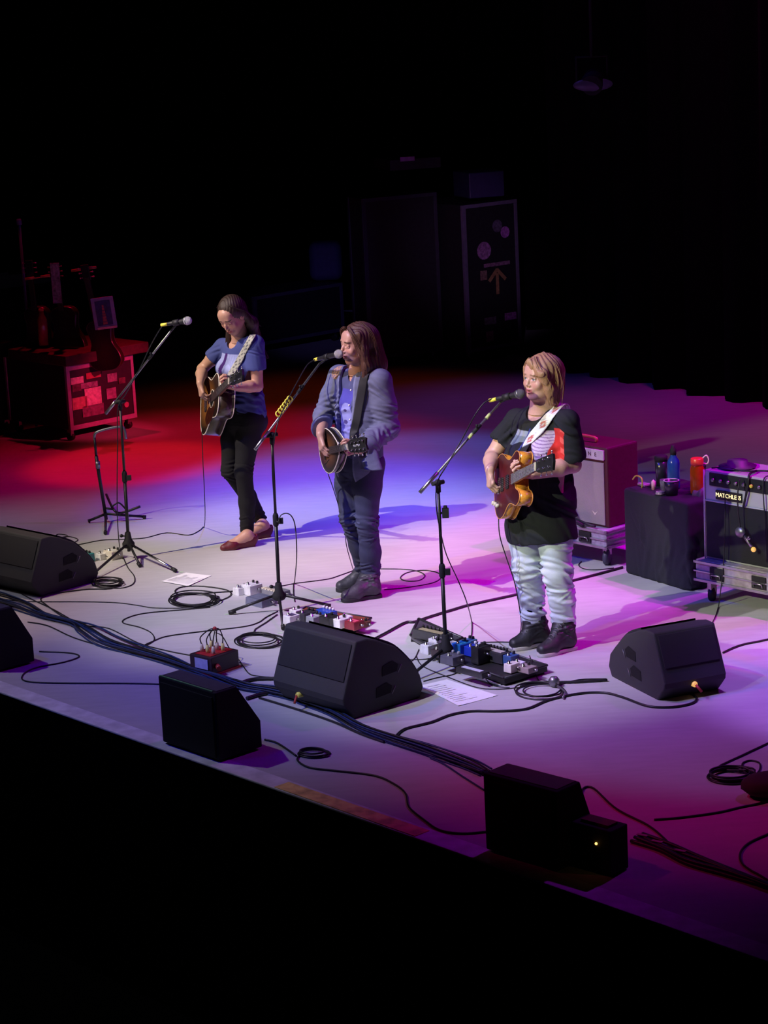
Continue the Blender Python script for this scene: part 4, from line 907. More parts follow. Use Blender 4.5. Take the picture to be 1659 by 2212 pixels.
for k in range(5): mb.tube(smoothpath([V(.404, 0, .012) + V(ct, 0, -st) * (.045 + .011 * k) + V(st, 0, ct) * .004 + Y_ * (.006 * math.sin(k * 2.1 + q * 1.3)) + V(ct, 0, -st) * q * .002 for q in range(5)], 2), .0012, 4)
mb.build('headstock_script', WHITE, GB)
# ---- carved amber-sided guitar
loc, R_ = place((1083, 1050), -.08, rootC, (.245, -.90, .34), (-.95, -.25, .16))
GC = thing('electric_guitar', 'thick guitar with amber maple sides and dark red face held by the fair-haired woman', 'guitar', loc, R=R_)
AMB = mat('amber_flame_maple', (.72, .30, .035), .22, var=.35, aniso=(70, 6, 3), coat=.7); DRED = sunburst('dark_cherry_top', (.11, .008, .010), (.045, .003, .005), .03, .25, .18)
ptsC = [(-.30, 0.0), (-.295, .06), (-.24, .125), (-.10, .168), (.08, .165), (.24, .130), (.36, .116), (.50, .128), (.62, .142), (.74, .128), (.77, .098), (.71, .070), (.60, .048), (.58, 0.0)]
body_parts(GC, .42, ptsC, .072, AMB, DRED, AMB, mat('amber_edge', (.66, .30, .06), .3), .0028, .008)
bdC = [c for c in GC.children if c.name.startswith('body')][0]
mb = MB(); mb.box((0, 0, .012), (.022, .085, .014)); mb.build('bridge', CHROME, bdC, .002)
for x_ in (.05, .14): mb = MB(); mb.box((x_, 0, .011), (.034, .074, .010)); mb.build('pickup', BLACK, bdC, .003)
for k in range(3): mb = MB(); mb.lathe([(.012, 0), (.011, .016), (.009, .018)], (-.03 - .035 * k, -.10 + .012 * k, .004), (0, 0, 1), 12); mb.build('knob', CREAM, bdC)
neck_parts(GC, .245, .63, .055, .043, mat('grey_rosewood', (.20, .19, .19), .5), mat('maple_neck', (.55, .27, .07), .3), 20, hd_std, BLACK, 6, CHROME, (.034, .042), .16, .22, .010)
# ---- straps
def strap(key, pix, name, wid, m, par_inst, col=None, tail=None):
    Ss, root, J_, k = GAR[key]; pts, ns = [], []
    Lh = nrm(k['L']); top = k['neck'] * .45 + k['lsh'] * .55 + ZU * .045
    pts += [k['mid'] - k['F'] * .16 - ZU * .12 + Lh * .02, k['mid'] - k['F'] * .13 + ZU * .0 + Lh * .06, top - k['F'] * .05]; ns += [-k['F'], nrm(-k['F'] + ZU), nrm(ZU - .3 * k['F'])]
    for px, py in pix:
        p, n = grad_hit(Ss, root, px, py, .008)
        if p is None: continue
        pts.append(p); ns.append(n)
    if tail is not None: pts.append(tail); ns.append(ns[-1])
    pts = [p + V(root[0], root[1], 0) for p in pts]
    par = par_inst; o = ribbon(name, pts, ns, wid, m, None, col)
    o.parent = par; o.matrix_parent_inverse = Matrix(par.matrix_world).inverted() if par.matrix_world != Matrix.Identity(4) else Matrix.Identity(4)
    return o
bpy.context.view_layer.update()
SC = mat('woven_strap', (1, 1, 1), .7, vcol=True, var=.05)
def colSA(s, t): return (.50, .50, .42) if math.sin(s * 150) * math.cos(t * 260 + math.sin(s * 90)) > -.35 else (.07, .08, .10)
def colSB(s, t): return (.016, .016, .020)
def colSC(s, t):
    u = ((s + .02) % .105) - .052; d = abs(u) / .030 + abs(t) / .020
    if s > .60: return (.02, .02, .02)
    return (.70, .62, .62) if d < .3 else (.52, .13, .11) if d < 1 else ((.55, .58, .74) if abs(d - 1.5) < .08 else (.86, .86, .90))
strap('a', [(546, 728), (538, 742), (528, 760), (518, 778), (508, 795)], 'strap', .042, SC, GA, colSA, AT(497, 812, rootA[1] - .20) - V(rootA[0], rootA[1], 0))
strap('b', [(792, 808), (786, 826), (781, 850), (776, 880), (771, 910), (765, 935)], 'strap', .050, SC, GB, colSB, AT(757, 962, rootB[1] - .24) - V(rootB[0], rootB[1], 0))
strap('c', [(1222, 872), (1208, 882), (1194, 895), (1180, 910), (1166, 927), (1152, 944), (1140, 962)], 'strap', .052, SC, GC, colSC, AT(1126, 986, rootC[1] - .24) - V(rootC[0], rootC[1], 0))
# ------------------------------------------------------------------ microphone stands, microphones
def mic_stand(label, base, feet, top, boom_lo, boom_hi, extras=None):
    """base, top, boom ends are points of the place; feet = three floor points"""
    t = thing('microphone_stand', label, 'mic stand', base); L = lambda p: np.asarray(p, float) - base
    mb = MB(); mb.lathe([(.030, .0), (.040, .012), (.040, .03), (.024, .055), (.018, .10), (.013, .105)], V(0, 0, .075), ZU, 16); mb.build('tripod_hub', MATTE, t)
    mb = MB(); mb.tube([V(.015, 0, .15), V(-.035, .0, .155)], .006, 6); mb.ball(V(-.042, 0, .155), .012, 8); mb.build('clamp_knob', BLACK, t)
    for fi, f in enumerate(feet):
        q = L(f); lg = MB(); lg.tube([V(0, 0, .10) + nrm(q * V(1, 1, 0)) * .03, q + ZU * .018], .0085, 8); o = lg.build('leg', CHROME if extras == 'chrome' and fi == 1 else BLACK, t)
        m = MB(); m.tube([q + ZU * .020 - nrm(q) * .035, q + ZU * .014 + nrm(q) * .008], .0125, 8); m.build('rubber_foot', RUBBER, o)
    tp = L(top); md = tp * .52
    mb = MB(); mb.tube([V(0, 0, .05), md], .011, 10); mb.tube([md, tp], .0085, 10); mb.build('pole', BLACK, t)
    mb = MB(); mb.lathe([(.014, -.03), (.017, -.02), (.017, .03), (.012, .045)], md, nrm(tp), 12); mb.box(md + V(.028, -.006, 0), (.030, .018, .034)); mb.build('height_clutch', MATTE, t, .002)
    mb = MB(); mb.ball(tp, .020, 10); mb.tube([tp - V(.03, .02, 0), tp + V(.03, .02, 0)], .012, 8); mb.tube([tp, tp - ZU * .05], .014, 8); mb.build('boom_joint', MATTE, t)
    a, b = L(boom_lo), L(boom_hi); d = nrm(b - a); mb = MB(); mb.tube([a, b], .0065, 8); bo = mb.build('boom_arm', GREYM, t)
    mb = MB(); mb.tube([a, a + d * .14], .010, 10); mb.build('counterweight', STEEL, bo); m2 = a * .3 + b * .7; mb = MB(); mb.tube([m2 - d * .03, m2 + d * .03], .0105, 8); mb.tube([m2, m2 + V(.0, -.02, .02)], .004, 5); mb.ball(m2 + V(0, -.022, .022), .008, 6); mb.build('boom_clutch', MATTE, bo)
    return t, b, d, bo
def microphone(label, tail, head, grille, clip_from, stand, grm=None):
    tail, head = np.asarray(tail, float), np.asarray(head, float); d = nrm(head - tail); L_ = np.linalg.norm(head - tail)
    x, y, z = frame(d); R = np.stack([x, y, z], 1); t = thing('microphone', label, 'microphone', tail, R=R)
    mb = MB(); mb.lathe([(.011, .0), (.0118, .004), (.0125, .03), (.0155, L_ - .055), (.0205, L_ - .035), (.0215, L_ - .030)], (0, 0, 0), ZU, 16); mb.build('microphone_body', mat('mic_dark', (.02, .02, .022), .45), t)
    mb = MB(); mb.lathe([(.0225, L_ - .031), (.0262, L_ - .022), (.0262, L_ - .016)], (0, 0, 0), ZU, 16); mb.ball(V(0, 0, L_ - .012), (.0262, .0262, .027), 16); mb.build('grille', grm or grille, t)
    mb = MB(); mb.lathe([(.0268, L_ - .021), (.0272, L_ - .018), (.0268, L_ - .015)], (0, 0, 0), ZU, 16); mb.build('grille_band', STEEL, t)
    mb = MB(); mb.lathe([(.0105, -.045), (.0105, .0)], (0, 0, 0), ZU, 10); mb.build('cable_connector', YELLOW, t)
    # clip on the stand
    cp = tail + d * (L_ * .42); base = np.array(stand.location); m = MB(); m.lathe([(.018, -.025), (.0195, .02)], cp - base, d, 12); m.tube([cp - base - ZU * .01, clip_from], .007, 6); m.build('microphone_clip', RUBBER, stand)
    return t
GR = mat('silver_mesh', (.62, .62, .62), .42, .6, scale=900, bump=1.0, var=.3); GRD = mat('grey_mesh', (.14, .14, .15), .5, .3, scale=900, bump=1.0, var=.3)
def vert(base, h): return base + ZU * h
MICS = []
# left stand
bs = P(280, 1207); yL = bs[1]
tp = AT(259, 868, yL)
s1 = mic_stand('black tripod boom stand left of the woman in the blue T-shirt, one leg shining', bs, [P(183, 1262), P(379, 1237), P(302, 1226)], tp, AT(229, 893, yL + .10), AT(370, 714, yL - .45), 'chrome')
microphone('silver-headed microphone standing free of any singer on the leftmost boom stand', AT(362, 700, yL - .49), AT(409, 692, yL - .55), GR, s1[1], s1[0]); MICS.append((AT(352, 703, yL - .475), bs))
# middle stand
bs = P(605, 1322); yM = bs[1]; tp = AT(587, 940, yM)
s2 = mic_stand('black tripod boom stand with yellow tape rings in front of the denim jacket woman', bs, [P(497, 1328), P(712, 1314), P(612, 1362)], tp, AT(551, 971, yM - .10), AT(690, 786, yM + .30))
yy = rootB[1]
microphone('silver-headed microphone at the mouth of the woman in the denim jacket', AT(688, 775, yM + .34), AT(734, 764, rootB[1] - .18), GR, s2[1], s2[0]); MICS.append((AT(680, 777, yM + .33), bs))
a, b = s2[1], np.array(AT(551, 971, yM - .10)) - bs
for k in range(6):
    q = b + (a - b) * (.40 + .035 * k); d = nrm(a - b); side = nrm(np.cross(d, V(0, 1, 0))); m = MB(); m.tube([q + side * .0 + (math.cos(u) * d * .016 + math.sin(u) * nrm(np.cross(d, side)) * .0 + math.sin(u) * side * .016) + V(-.014, -.012, .008) for u in np.linspace(0, 6.28, 13)[:-1]], .0045, 6, closed=True)
    m.build('yellow_ring', YELLOW, s2[3])
# right stand
bs = P(965, 1440); yR = bs[1]; tp = AT(946, 1043, yR)
s3 = mic_stand('black tripod boom stand in front of the fair-haired woman in the black T-shirt', bs, [P(872, 1480), P(1010, 1410), P(938, 1392)], tp, AT(907, 1064, yR - .10), AT(1082, 868, yR + .12))
microphone('dark grey headed microphone at the mouth of the fair-haired woman', AT(1073, 862, yR + .12), AT(1128, 850, rootC[1] - .20), GRD, s3[1], s3[0]); MICS.append((AT(1064, 861, yR + .13), bs))
a, b = s3[1], np.array(AT(907, 1064, yR - .10)) - bs; d = nrm(a - b)
for f in (.62, .84): m = MB(); q = b + (a - b) * f; m.tube([q - d * .016, q + d * .016], .0095, 8); m.build('tape_mark', mat('pale_green_tape', (.55, .62, .25), .6), s3[3])
mb = MB(); q = tp - bs + V(.032, -.01, -.16); mb.tube([q - V(.04, -.01, 0), q], .007, 6); mb.box(q, (.035, .03, .05)); mb.lathe([(.012, .025), (.010, .04)], q, ZU, 8); mb.build('clip_on_tuner', MATTE, s3[0], .003)
# empty instrument stand behind the left microphone
gb = P(230, 1128); t = thing('guitar_stand', 'empty black instrument stand on a tripod base left of the dark-haired woman', 'guitar stand', gb); L = lambda p: np.asarray(p) - gb; gy = gb[1]
mb = MB(); mb.tube([V(0, 0, .02), L(AT(213, 1020, gy)), L(AT(208, 985, gy))], .012, 8); mb.tube([L(AT(208, 985, gy)), L(AT(204, 945, gy))], .009, 8); mb.build('pole', BLACK, t)
for q in (P(191, 1130), P(316, 1121), P(228, 1156)): m = MB(); m.tube([V(0, 0, .06), L(q) + ZU * .015], .009, 8); m.tube([L(q) * .92 + ZU * .016, L(q) + ZU * .013], .013, 8); m.build('leg', BLACK, t)
mb = MB(); mb.tube(smoothpath([L(AT(204, 950, gy)), L(AT(206, 936, gy)), L(AT(225, 928, gy)), L(AT(255, 922, gy)), L(AT(268, 926, gy)), L(AT(272, 948, gy))], 4), .009, 8); mb.build('neck_yoke', GREYM, t)
mb = MB(); mb.tube(smoothpath([L(P(232, 1098)) + ZU * .10, L(AT(245, 1100, gy)), L(AT(262, 1108, gy)), L(AT(303, 1094, gy))], 4), .009, 8); mb.tube(smoothpath([L(AT(240, 1096, gy)), L(AT(256, 1086, gy)), L(AT(270, 1098, gy))], 4), .006, 6); mb.tube([V(0, 0, .1), L(AT(245, 1100, gy))], .008, 6); mb.build('cradle_arm', BLACK, t)
mb = MB(); mb.lathe([(.016, 0), (.016, .05)], L(AT(212, 1012, gy)), ZU, 10); mb.build('height_clutch', GREYM, t)
# ------------------------------------------------------------------ floor monitors
BOXM = mat('textured_black_box', (.034, .034, .038), .62, bump=.6, scale=700, var=.2)
GRL = mat('black_grille_cloth', (.017, .017, .023), .75, bump=.8, scale=900, var=.15)
def wedge(label, c0, rot, W, D, H, led=None, flip=1, group=None):
    """c0: world floor corner, local x along the width, y from the connector panel towards the tip, z up"""
    t = thing('floor_monitor', label, 'stage monitor', c0, rot, group)
    prof = [(0, 0.0), (D - .03, 0.0), (D, .05), (D - .02, .12), (D * .84, H * .52), (D * .62, H * .78), (D * .36, H * .94), (.10, H), (.03, H), (-.075, H * .30), (-.070, H * .22)]
    mb = MB(); mb.prism([(y, z) for y, z in prof], (0, 0, 0), Y_, Z_, X_, 0, W); cab = mb.build('cabinet', BOXM, t, .008)
    # connector panel facing the house and the curved grille facing upstage
    mb = MB(); a, b = V(0, -.03, H * .25), V(0, D * .10, H * .99)
    q0, q1 = V(0, -.045, H * .50), V(0, .022, H * .955); nn = nrm(V(0, -(q1 - q0)[2], (q1 - q0)[1]))
    mb.add([q0 + X_ * .02 + nn * .001, q0 + X_ * (W - .02) + nn * .001, q1 + X_ * (W - .02) + nn * .001, q1 + X_ * .02 + nn * .001, q0 + X_ * .02 + nn * .006, q0 + X_ * (W - .02) + nn * .006, q1 + X_ * (W - .02) + nn * .006, q1 + X_ * .02 + nn * .006], [(0, 3, 2, 1), (4, 5, 6, 7), (0, 1, 5, 4), (1, 2, 6, 5), (2, 3, 7, 6), (3, 0, 4, 7)], False)
    mb.build('rear_panel', GRL, t, .003)
    gp = [(D - .02, .12), (D * .84, H * .52), (D * .62, H * .78), (D * .36, H * .94)]; gp = [(p[0], p[1]) for p in smoothpath([V(*p, 0) for p in gp], 4)]
    vs = []; n = len(gp)
    for i, (y, z) in enumerate(gp):
        a0 = gp[max(i - 1, 0)]; a1 = gp[min(i + 1, n - 1)]; nv = nrm(V(0, -(a1[1] - a0[1]), (a1[0] - a0[0]))); nv = nv if nv[2] > 0 else -nv
        for off in (.0, .010): vs += [V(.02, y, z) + nv * off, V(W - .02, y, z) + nv * off]
    fs = []
    for i in range(n - 1): k = 4 * i; fs += [(k + 2, k + 3, k + 7, k + 6), (k, k + 4, k + 5, k + 1), (k, k + 2, k + 6, k + 4), (k + 1, k + 5, k + 7, k + 3)]
    m = MB(); m.add(vs, fs, False); m.build('grille', GRL, t)
    # two hand holes on each cheek: flat plates, their shade painted near-black
    for sx, x0 in ((-1, -.0015), (1, W + .0015)):
        for k, (yy, zz) in enumerate(((D * .52, H * .52), (D * .42, H * .26))):
            m = MB(); m.prism([(yy - .055, zz - .03), (yy + .045, zz - .025), (yy + .055, zz + .01), (yy + .02, zz + .035), (yy - .05, zz + .02)], (x0, 0, 0), Y_, Z_, X_, -.001, .001)
            h = m.build('handle_recess', mat('recess_shade', (.003, .003, .003), .9), t)
            m = MB(); m.tube([V(x0 + sx * .003, yy + .05, zz - .032), V(x0 + sx * .003, yy + .075, zz + .004)], .0025, 5); m.build('bracket_edge', GREYM, h)
    if led is not None:
        x = led[0]; m = MB(); q = V(x, -.068, .075); m.lathe([(.013, -.02), (.015, .012), (.011, .02)], q, V(0, -1, .1), 12); p = m.build('speaker_connector', led[1], t)
        m = MB(); m.tube([q + V(0, -.02, 0), q + V(.015 * flip, -.05, -.03)], .007, 6); m.build('cable_boot', mat('red_boot', (.45, .05, .04), .5), p)
    return t
def fl(px, py): return P(px, py)
GLOW = mat('amber_pilot', (.9, .55, .15), .4, emit=(1.0, .55, .15, .7)); YCON = mat('yellow_connector', (.9, .85, .15), .4)
c = fl(616, 1508); d = fl(768, 1553) - c
wedge('large black floor monitor in the middle, pointed end towards the fair-haired woman', c, math.atan2(d[1], d[0]), float(np.linalg.norm(d)), .47, .39, (.20, YCON))
c = fl(-25, 1262); d = fl(92, 1289) - c
wedge('black floor monitor at the left edge beside the leftmost microphone stand', c, math.atan2(d[1], d[0]), float(np.linalg.norm(d)), .45, .36, (.10, mat('pale_connector', (.5, .6, .8), .4)))
c = fl(1420, 1513); d = fl(1553, 1488) - c
wedge('black floor monitor on the right turned away, its grey cheek with two hand holes showing', c, math.atan2(d[1], d[0]), float(np.linalg.norm(d)), .50, .34, (.17, GLOW))
def front_fill(label, pix, H, tape=None, tail=False, top=.5, low=.42):
    """front-edge speaker read from its front-left, front-right and back-right floor corners; the upstage side slopes"""
    p = [P(*q) for q in pix]; o = p[0]; d = nrm(p[1] - p[0]); rot = math.atan2(d[1], d[0]); up = V(-d[1], d[0], 0); W = np.linalg.norm(p[1] - p[0]); D = abs((p[2] - p[1]) @ up)
    t = thing('front_fill_speaker', label, 'speaker', o, rot)
    prof = [(0, .012), (0, H), (D * top, H), (D, H * low), (D, .012)]
    m = MB(); m.prism(prof, (0, 0, 0), Y_, Z_, X_, 0, W); m.build('cabinet', mat('matte_box', (.005, .005, .006), .85), t, .006)
    m = MB(); m.box((W / 2, -.004, H / 2), (W - .04, .008, H - .05)); m.build('front_grille', mat('dark_grille', (.004, .004, .004), .9), t, .002)
    m = MB()
    for x in (.05, W - .05):
        for y in (.04, D - .04): m.box((x, y, .006), (.04, .04, .012))
    m.build('rubber_feet', RUBBER, t)
    m = MB(); m.box((W / 2, D * top * .55, H + .001), (W - .03, D * top * .8, .003)); m.build('top_panel', mat('grey_top', (.075, .075, .08), .55), t)  # grey panel, paler than the cabinet below it
    if tape: m = MB(); m.box((W * .48, .006, H + .002), (W * .92, .008, .004)); m.build('edge_tape', tape, t)
    if tail:
        m = MB(); q = V(W + .10, D * .62, .10); m.box(q, (.20, D * .5, .19)); jb = m.build('connector_box', MATTE, t, .006); m = MB(); m.ball(q + V(.03, -D * .25 - .002, .03), .006, 8); m.build('pilot_lamp', mat('amber_led', (1, .6, .2), .4, emit=(1, .5, .1, 4)), jb)
        m = MB(); m.box(q + V(.0, -.0, .10), (.14, .06, .01)); m.build('connector_plate', mat('dull_red', (.20, .03, .03), .6), jb)
    return t
GT = mat('green_tape', (.16, .45, .13), .6)
front_fill('black speaker with green tape edge at the stage lip, left of the yellow tape', [(352, 1607), (475, 1649), (572, 1620)], .345, GT)
front_fill('black speaker with a small amber lamp at the stage lip, farthest right', [(1050, 1840), (1207, 1886), (1300, 1853)], .345, None, True, .66)
front_fill('black speaker cut by the left edge of view at the stage lip', [(-130, 1408), (0, 1453), (86, 1436)], .345, GT)
# ------------------------------------------------------------------ cables lying on the stage (read off the floor, so each lies at its real place)
CB = mat('black_cable', (.012, .012, .013), .45); CBL = mat('blue_cable', (.012, .030, .12), .45); CBD = mat('dark_blue_cable', (.010, .016, .05), .45); CGY = mat('grey_cable', (.03, .03, .033), .5)
_zr = random.Random(5)
def cable(label, pix, r=.0035, m=None, name='cable', lift=None, group=None, air=None, cat='cable', z=None):
    z = r + .0005 if z is None else z
    pts = list(air or []) + [P(x, y) + ZU * z for x, y in pix]
    if pix[-1][0] > 1659: d = nrm(pts[-1] - pts[-2]); pts += [pts[-1] + d * .7 - SE * .1, pts[-1] + d * 1.6 + SB * .25, pts[-1] + d * 2.6 + SB * .2]
    sp = smoothpath(pts, 5)
    for q in sp: q[2] = max(q[2], r + .0005)
    mb = MB(); mb.tube(sp, r, 6); return tag(mb.build(name, m or CB), label, cat, group)
def coil(label, cx, cy, rx, ry, n, r=.0035, m=None, lead=(), seed=1, group=None):
    """loops lying on the floor; rx, ry are read off the photo"""
    rd = random.Random(seed); c = P(cx, cy); ex = (P(cx + rx, cy) - P(cx - rx, cy)) / 2; ey = (P(cx, cy - ry) - P(cx, cy + ry)) / 2; pts = []
    for k in range(n):
        s = 1 - .28 * rd.random() if k else 1.0; ox, oy = (rd.uniform(-.12, .12), rd.uniform(-.12, .12)) if k else (0, 0)
        for q in range(12): a = 2 * math.pi * (q / 12) + k * .2; pts.append(c + ex * (s * math.cos(a) + ox) + ey * (s * math.sin(a) + oy) + ZU * (r + (k % 4) * r * 1.6))
    pts += [P(x, y) + ZU * (r + .0005) for x, y in lead]
    mb = MB(); mb.tube(smoothpath(pts, 3), r, 6); return tag(mb.build('cable_coil', m or CB), label, 'cable', group)
def hang(a, root=None, pts=()): return [np.asarray(a, float)] + [np.asarray(p, float) for p in pts]
gA = AT(436, 926, rootA[1] - .0)
cable('thin cable hanging from the acoustic guitar and snaking left over the floor', [(441, 1140), (431, 1147), (407, 1157), (360, 1152), (313, 1163), (266, 1166), (219, 1168), (172, 1177), (125, 1183)], .0030, air=[gA, AT(438, 990, rootA[1] + .05), AT(441, 1050, rootA[1] + .12), AT(443, 1105, rootA[1] + .15)], name='instrument_cable')
cable('thin cable curling in two small loops behind the leftmost monitor', [(90, 1173), (100, 1169), (116, 1163), (125, 1155), (146, 1158), (132, 1165), (118, 1168), (125, 1173), (157, 1173), (168, 1166), (147, 1160), (122, 1164)], .003)
def mic_cable(label, i, along, floor, coil_=None, r=.0033):
    tail, base = MICS[i]; return cable(label, floor, r, name='microphone_cable', air=[tail] + along)
mic_cable('cable running from the leftmost microphone down its stand to a coil by the left monitor', 0, [AT(345, 712, yL - .45), AT(326, 745, yL - .35), AT(300, 800, yL - .2), AT(272, 850, yL - .08), AT(255, 880, yL - .03), AT(254, 960, yL - .03), AT(253, 1080, yL - .03), AT(256, 1160, yL - .03)], [(263, 1200), (276, 1227), (290, 1246), (288, 1262), (266, 1271), (235, 1272)])
coil('small thick cable coil touching the tip of the leftmost monitor', 232, 1262, 33, 9, 5, .0042, seed=2, lead=[(240, 1273), (194, 1274), (140, 1280), (103, 1287), (88, 1296), (100, 1308), (132, 1331), (160, 1345)])
cable('long thin cable lying almost straight from the left edge to the big coil', [(12, 1296), (50, 1300), (94, 1301), (180, 1301), (251, 1303), (298, 1309), (329, 1314), (380, 1315), (439, 1313)], .003)
coil('large round cable coil below the sheet of paper beside the left microphone', 417, 1298, 53, 16, 6, .0040, seed=3, lead=[(470, 1300), (498, 1288), (490, 1276), (440, 1268), (395, 1269), (378, 1278), (390, 1286), (440, 1283), (515, 1278)])
cable('cable looping in an S from the big coil down to the blue bundle', [(454, 1313), (400, 1318), (313, 1326), (273, 1337), (266, 1347), (300, 1356), (326, 1368), (333, 1384), (313, 1397)], .0034)
cable('cable slanting from the leftmost monitor across to the red box', [(31, 1274), (63, 1293), (116, 1318), (176, 1350), (235, 1359), (298, 1390), (360, 1407), (417, 1418)], .0034)
cable('cable running from the middle stand foot left to the blue bundle', [(600, 1322), (576, 1334), (556, 1347), (520, 1356), (423, 1367), (360, 1376), (332, 1386), (310, 1397), (309, 1411)], .0034)
cable('dark cable curving below the bundle near the left edge speaker', [(60, 1345), (103, 1353), (157, 1378), (219, 1397), (300, 1420)], .0036)
cable('cable looping from the left edge speaker along the stage lip', [(85, 1409), (150, 1412), (171, 1420), (138, 1432), (78, 1444), (50, 1459), (56, 1473), (125, 1477), (282, 1478), (360, 1480)], .0040)
BUN = [(-420, 1190), (-200, 1240), (-20, 1288), (0, 1296), (47, 1312), (94, 1334), (157, 1350), (188, 1364), (235, 1390), (298, 1409), (360, 1428), (423, 1453), (469, 1468), (529, 1488), (589, 1497), (649, 1510), (668, 1519), (723, 1544), (779, 1577), (848, 1602), (903, 1619), (959, 1638), (1014, 1657), (1052, 1674)]
r_ = random.Random(11)
for k in range(12):
    ph = r_.uniform(0, 6); off = (k - 5.5) * .008; pts = []
    for i, (x, y) in enumerate(BUN):
        p = P(x, y); a = P(*BUN[max(i - 1, 0)]); b = P(*BUN[min(i + 1, len(BUN) - 1)]); d = nrm(b - a); s = V(-d[1], d[0], 0)
        sp = .5 + .6 * abs(math.sin(i * .55)) + (.5 if i in (3, 4, 7, 8) else 0)
        pts.append(p + s * (off * sp + .012 * math.sin(i * .9 + ph)) + ZU * (.0048 + .009 * ((k * 5) % 3)))
    mb = MB(); mb.tube(smoothpath(pts, 4), .0046, 6)
    tag(mb.build('multicore_cable', (CBL, CBD, CBL, CB)[k % 4]), 'one of the long blue and black cables bundled along the front of the stage', 'cable', 'cables bundled along the front of the stage')
for k in range(6):
    pts = [(1377, 1815), (1437, 1836 + k), (1497, 1862 + k), (1576, 1886 + 2 * k), (1680, 1918 + 4 * k), (1900, 1975 + 6 * k), (2200, 2080 + 6 * k)]; pts = [P(x, y) + ZU * (.009 + .010 * (k % 2)) + SB * (k * .016 - .04 + .008 * math.sin(i * 2 + k)) for i, (x, y) in enumerate(pts)]
    mb = MB(); mb.tube(smoothpath(pts, 5), .0085, 6); tag(mb.build('multicore_cable', (CB, CBD)[k % 2]), 'one of the dark cables bundled right of the rightmost lip speaker', 'cable', 'cables bundled beside the rightmost speaker')
for nm_, q in (('tape_strip', (1470, 1852)), ('tape_strip', (1420, 1832)), ('tape_strip', (1388, 1818))):
    mb = MB(); mb.box(P(*q) + ZU * .030, (.05, .018, .003), rotz(SROT + .2)); tag(mb.build(nm_, mat('pink_grey_tape', (.35, .28, .28), .6), bevel=.001), {1470: 'longest pale tape strip wrapped on the dark bundle at lower right', 1420: 'small pale tape strip on the dark bundle between two others', 1388: 'pale tape strip nearest the amber lamp of the lip speaker'}[q[0]], 'tape')
cable('single blue cable leaving the bundle towards the rightmost lip speaker', [(930, 1640), (959, 1653), (1000, 1680), (1046, 1709)], .0045, CBL)
cable('black cable running below the bundle from the lip speaker to mid stage', [(560, 1510), (613, 1526), (660, 1541), (723, 1563), (779, 1588), (830, 1606)], .0060)
cable('black cable arcing from the bundle to the glowing connector of the right monitor', [(856, 1592), (876, 1577), (931, 1563), (973, 1547), (1020, 1539), (1077, 1539), (1137, 1534), (1185, 1515), (1250, 1501), (1304, 1499), (1345, 1509), (1399, 1528), (1453, 1530), (1494, 1522), (1505, 1511), (1492, 1500)], .0062)
cable('pair of black cables entering the pointed end of the right monitor', [(1125, 1486), (1150, 1478), (1197, 1477), (1250, 1476), (1312, 1472)], .0072)
cable('thin cable beside the thick pair at the right monitor point', [(1197, 1484), (1250, 1470), (1310, 1468)], .0034)
coil('coiled black cable with a grey tie left of the right monitor', 1168, 1496, 54, 17, 3, .0042, seed=6)
mb = MB(); mb.ball(P(1197, 1484) + ZU * .03, (.03, .03, .03), 10); mb.tube([P(1205, 1490) + ZU * .02, P(1222, 1500) + ZU * .012, P(1216, 1512) + ZU * .01], .006, 6); tag(mb.build('cable_connector', GREYM), 'grey cable connector on the coil left of the right monitor', 'connector')
cable('thick black cable from behind the middle monitor up to the black road box', [(794, 1391), (834, 1370), (875, 1348), (896, 1346), (932, 1334), (981, 1319), (1020, 1308), (1120, 1286), (1172, 1273), (1236, 1257), (1286, 1244), (1345, 1228)], .0075)
gB = AT(700, 985, rootB[1] - .12)
cable('thin cable dropping from the mandola past the denim woman knee to the floor', [(765, 1236), (774, 1248)], .0028, air=[gB, AT(707, 1018, rootB[1] - .1), AT(722, 1062, rootB[1] - .02), AT(742, 1130, rootB[1] + .05), AT(748, 1176, rootB[1] + .15), AT(756, 1207, rootB[1] + .25)], name='instrument_cable')
cable('thin cable crossing behind the black boots and looping to their right', [(560, 1272), (607, 1267), (640, 1261), (708, 1252), (740, 1242), (775, 1231), (820, 1230), (875, 1231), (905, 1236), (918, 1245), (905, 1255), (878, 1256), (865, 1249), (880, 1238), (915, 1233), (945, 1238), (953, 1248), (935, 1260), (880, 1270), (830, 1275)], .0030)
mic_cable('cable running from the middle microphone along its boom and arching down to the pedals', 1, [AT(664, 788, yM + .3), AT(645, 820, yM + .2), AT(618, 872, yM + .08), AT(597, 925, yM - .02), AT(588, 1010, yM - .03), AT(596, 1110, yM - .03), AT(600, 1128, yM - .04), AT(607, 1113, yM - .03), AT(620, 1109, yM - .02), AT(631, 1117, yM), AT(638, 1140, yM), AT(641, 1200, yM)], [(636, 1262), (634, 1280), (637, 1301)])
mic_cable('cable curving from the rightmost microphone down its stand to the blue pedals', 2, [AT(1044, 872, yR + .12), AT(1024, 900, yR + .1), AT(1000, 945, yR), AT(965, 1005, yR - .05), AT(944, 1045, yR - .03), AT(943, 1100, yR - .03), AT(953, 1155, yR - .03), AT(965, 1200, yR), AT(990, 1255, yR + .05), AT(1008, 1300, yR + .08)], [(1019, 1345), (1019, 1372), (1011, 1396)])
gC = AT(1077, 1105, rootC[1] - .06)
cable('thin cable hanging from the amber guitar past the pale jeans to the pedalboard', [(1122, 1372), (1109, 1387), (1079, 1388), (1037, 1389)], .0030, air=[gC, AT(1079, 1154, rootC[1] - .1), AT(1093, 1202, rootC[1] - .08), AT(1111, 1256, rootC[1] - .02), AT(1121, 1306, rootC[1] + .05), AT(1126, 1345, rootC[1] + .12)], name='instrument_cable')
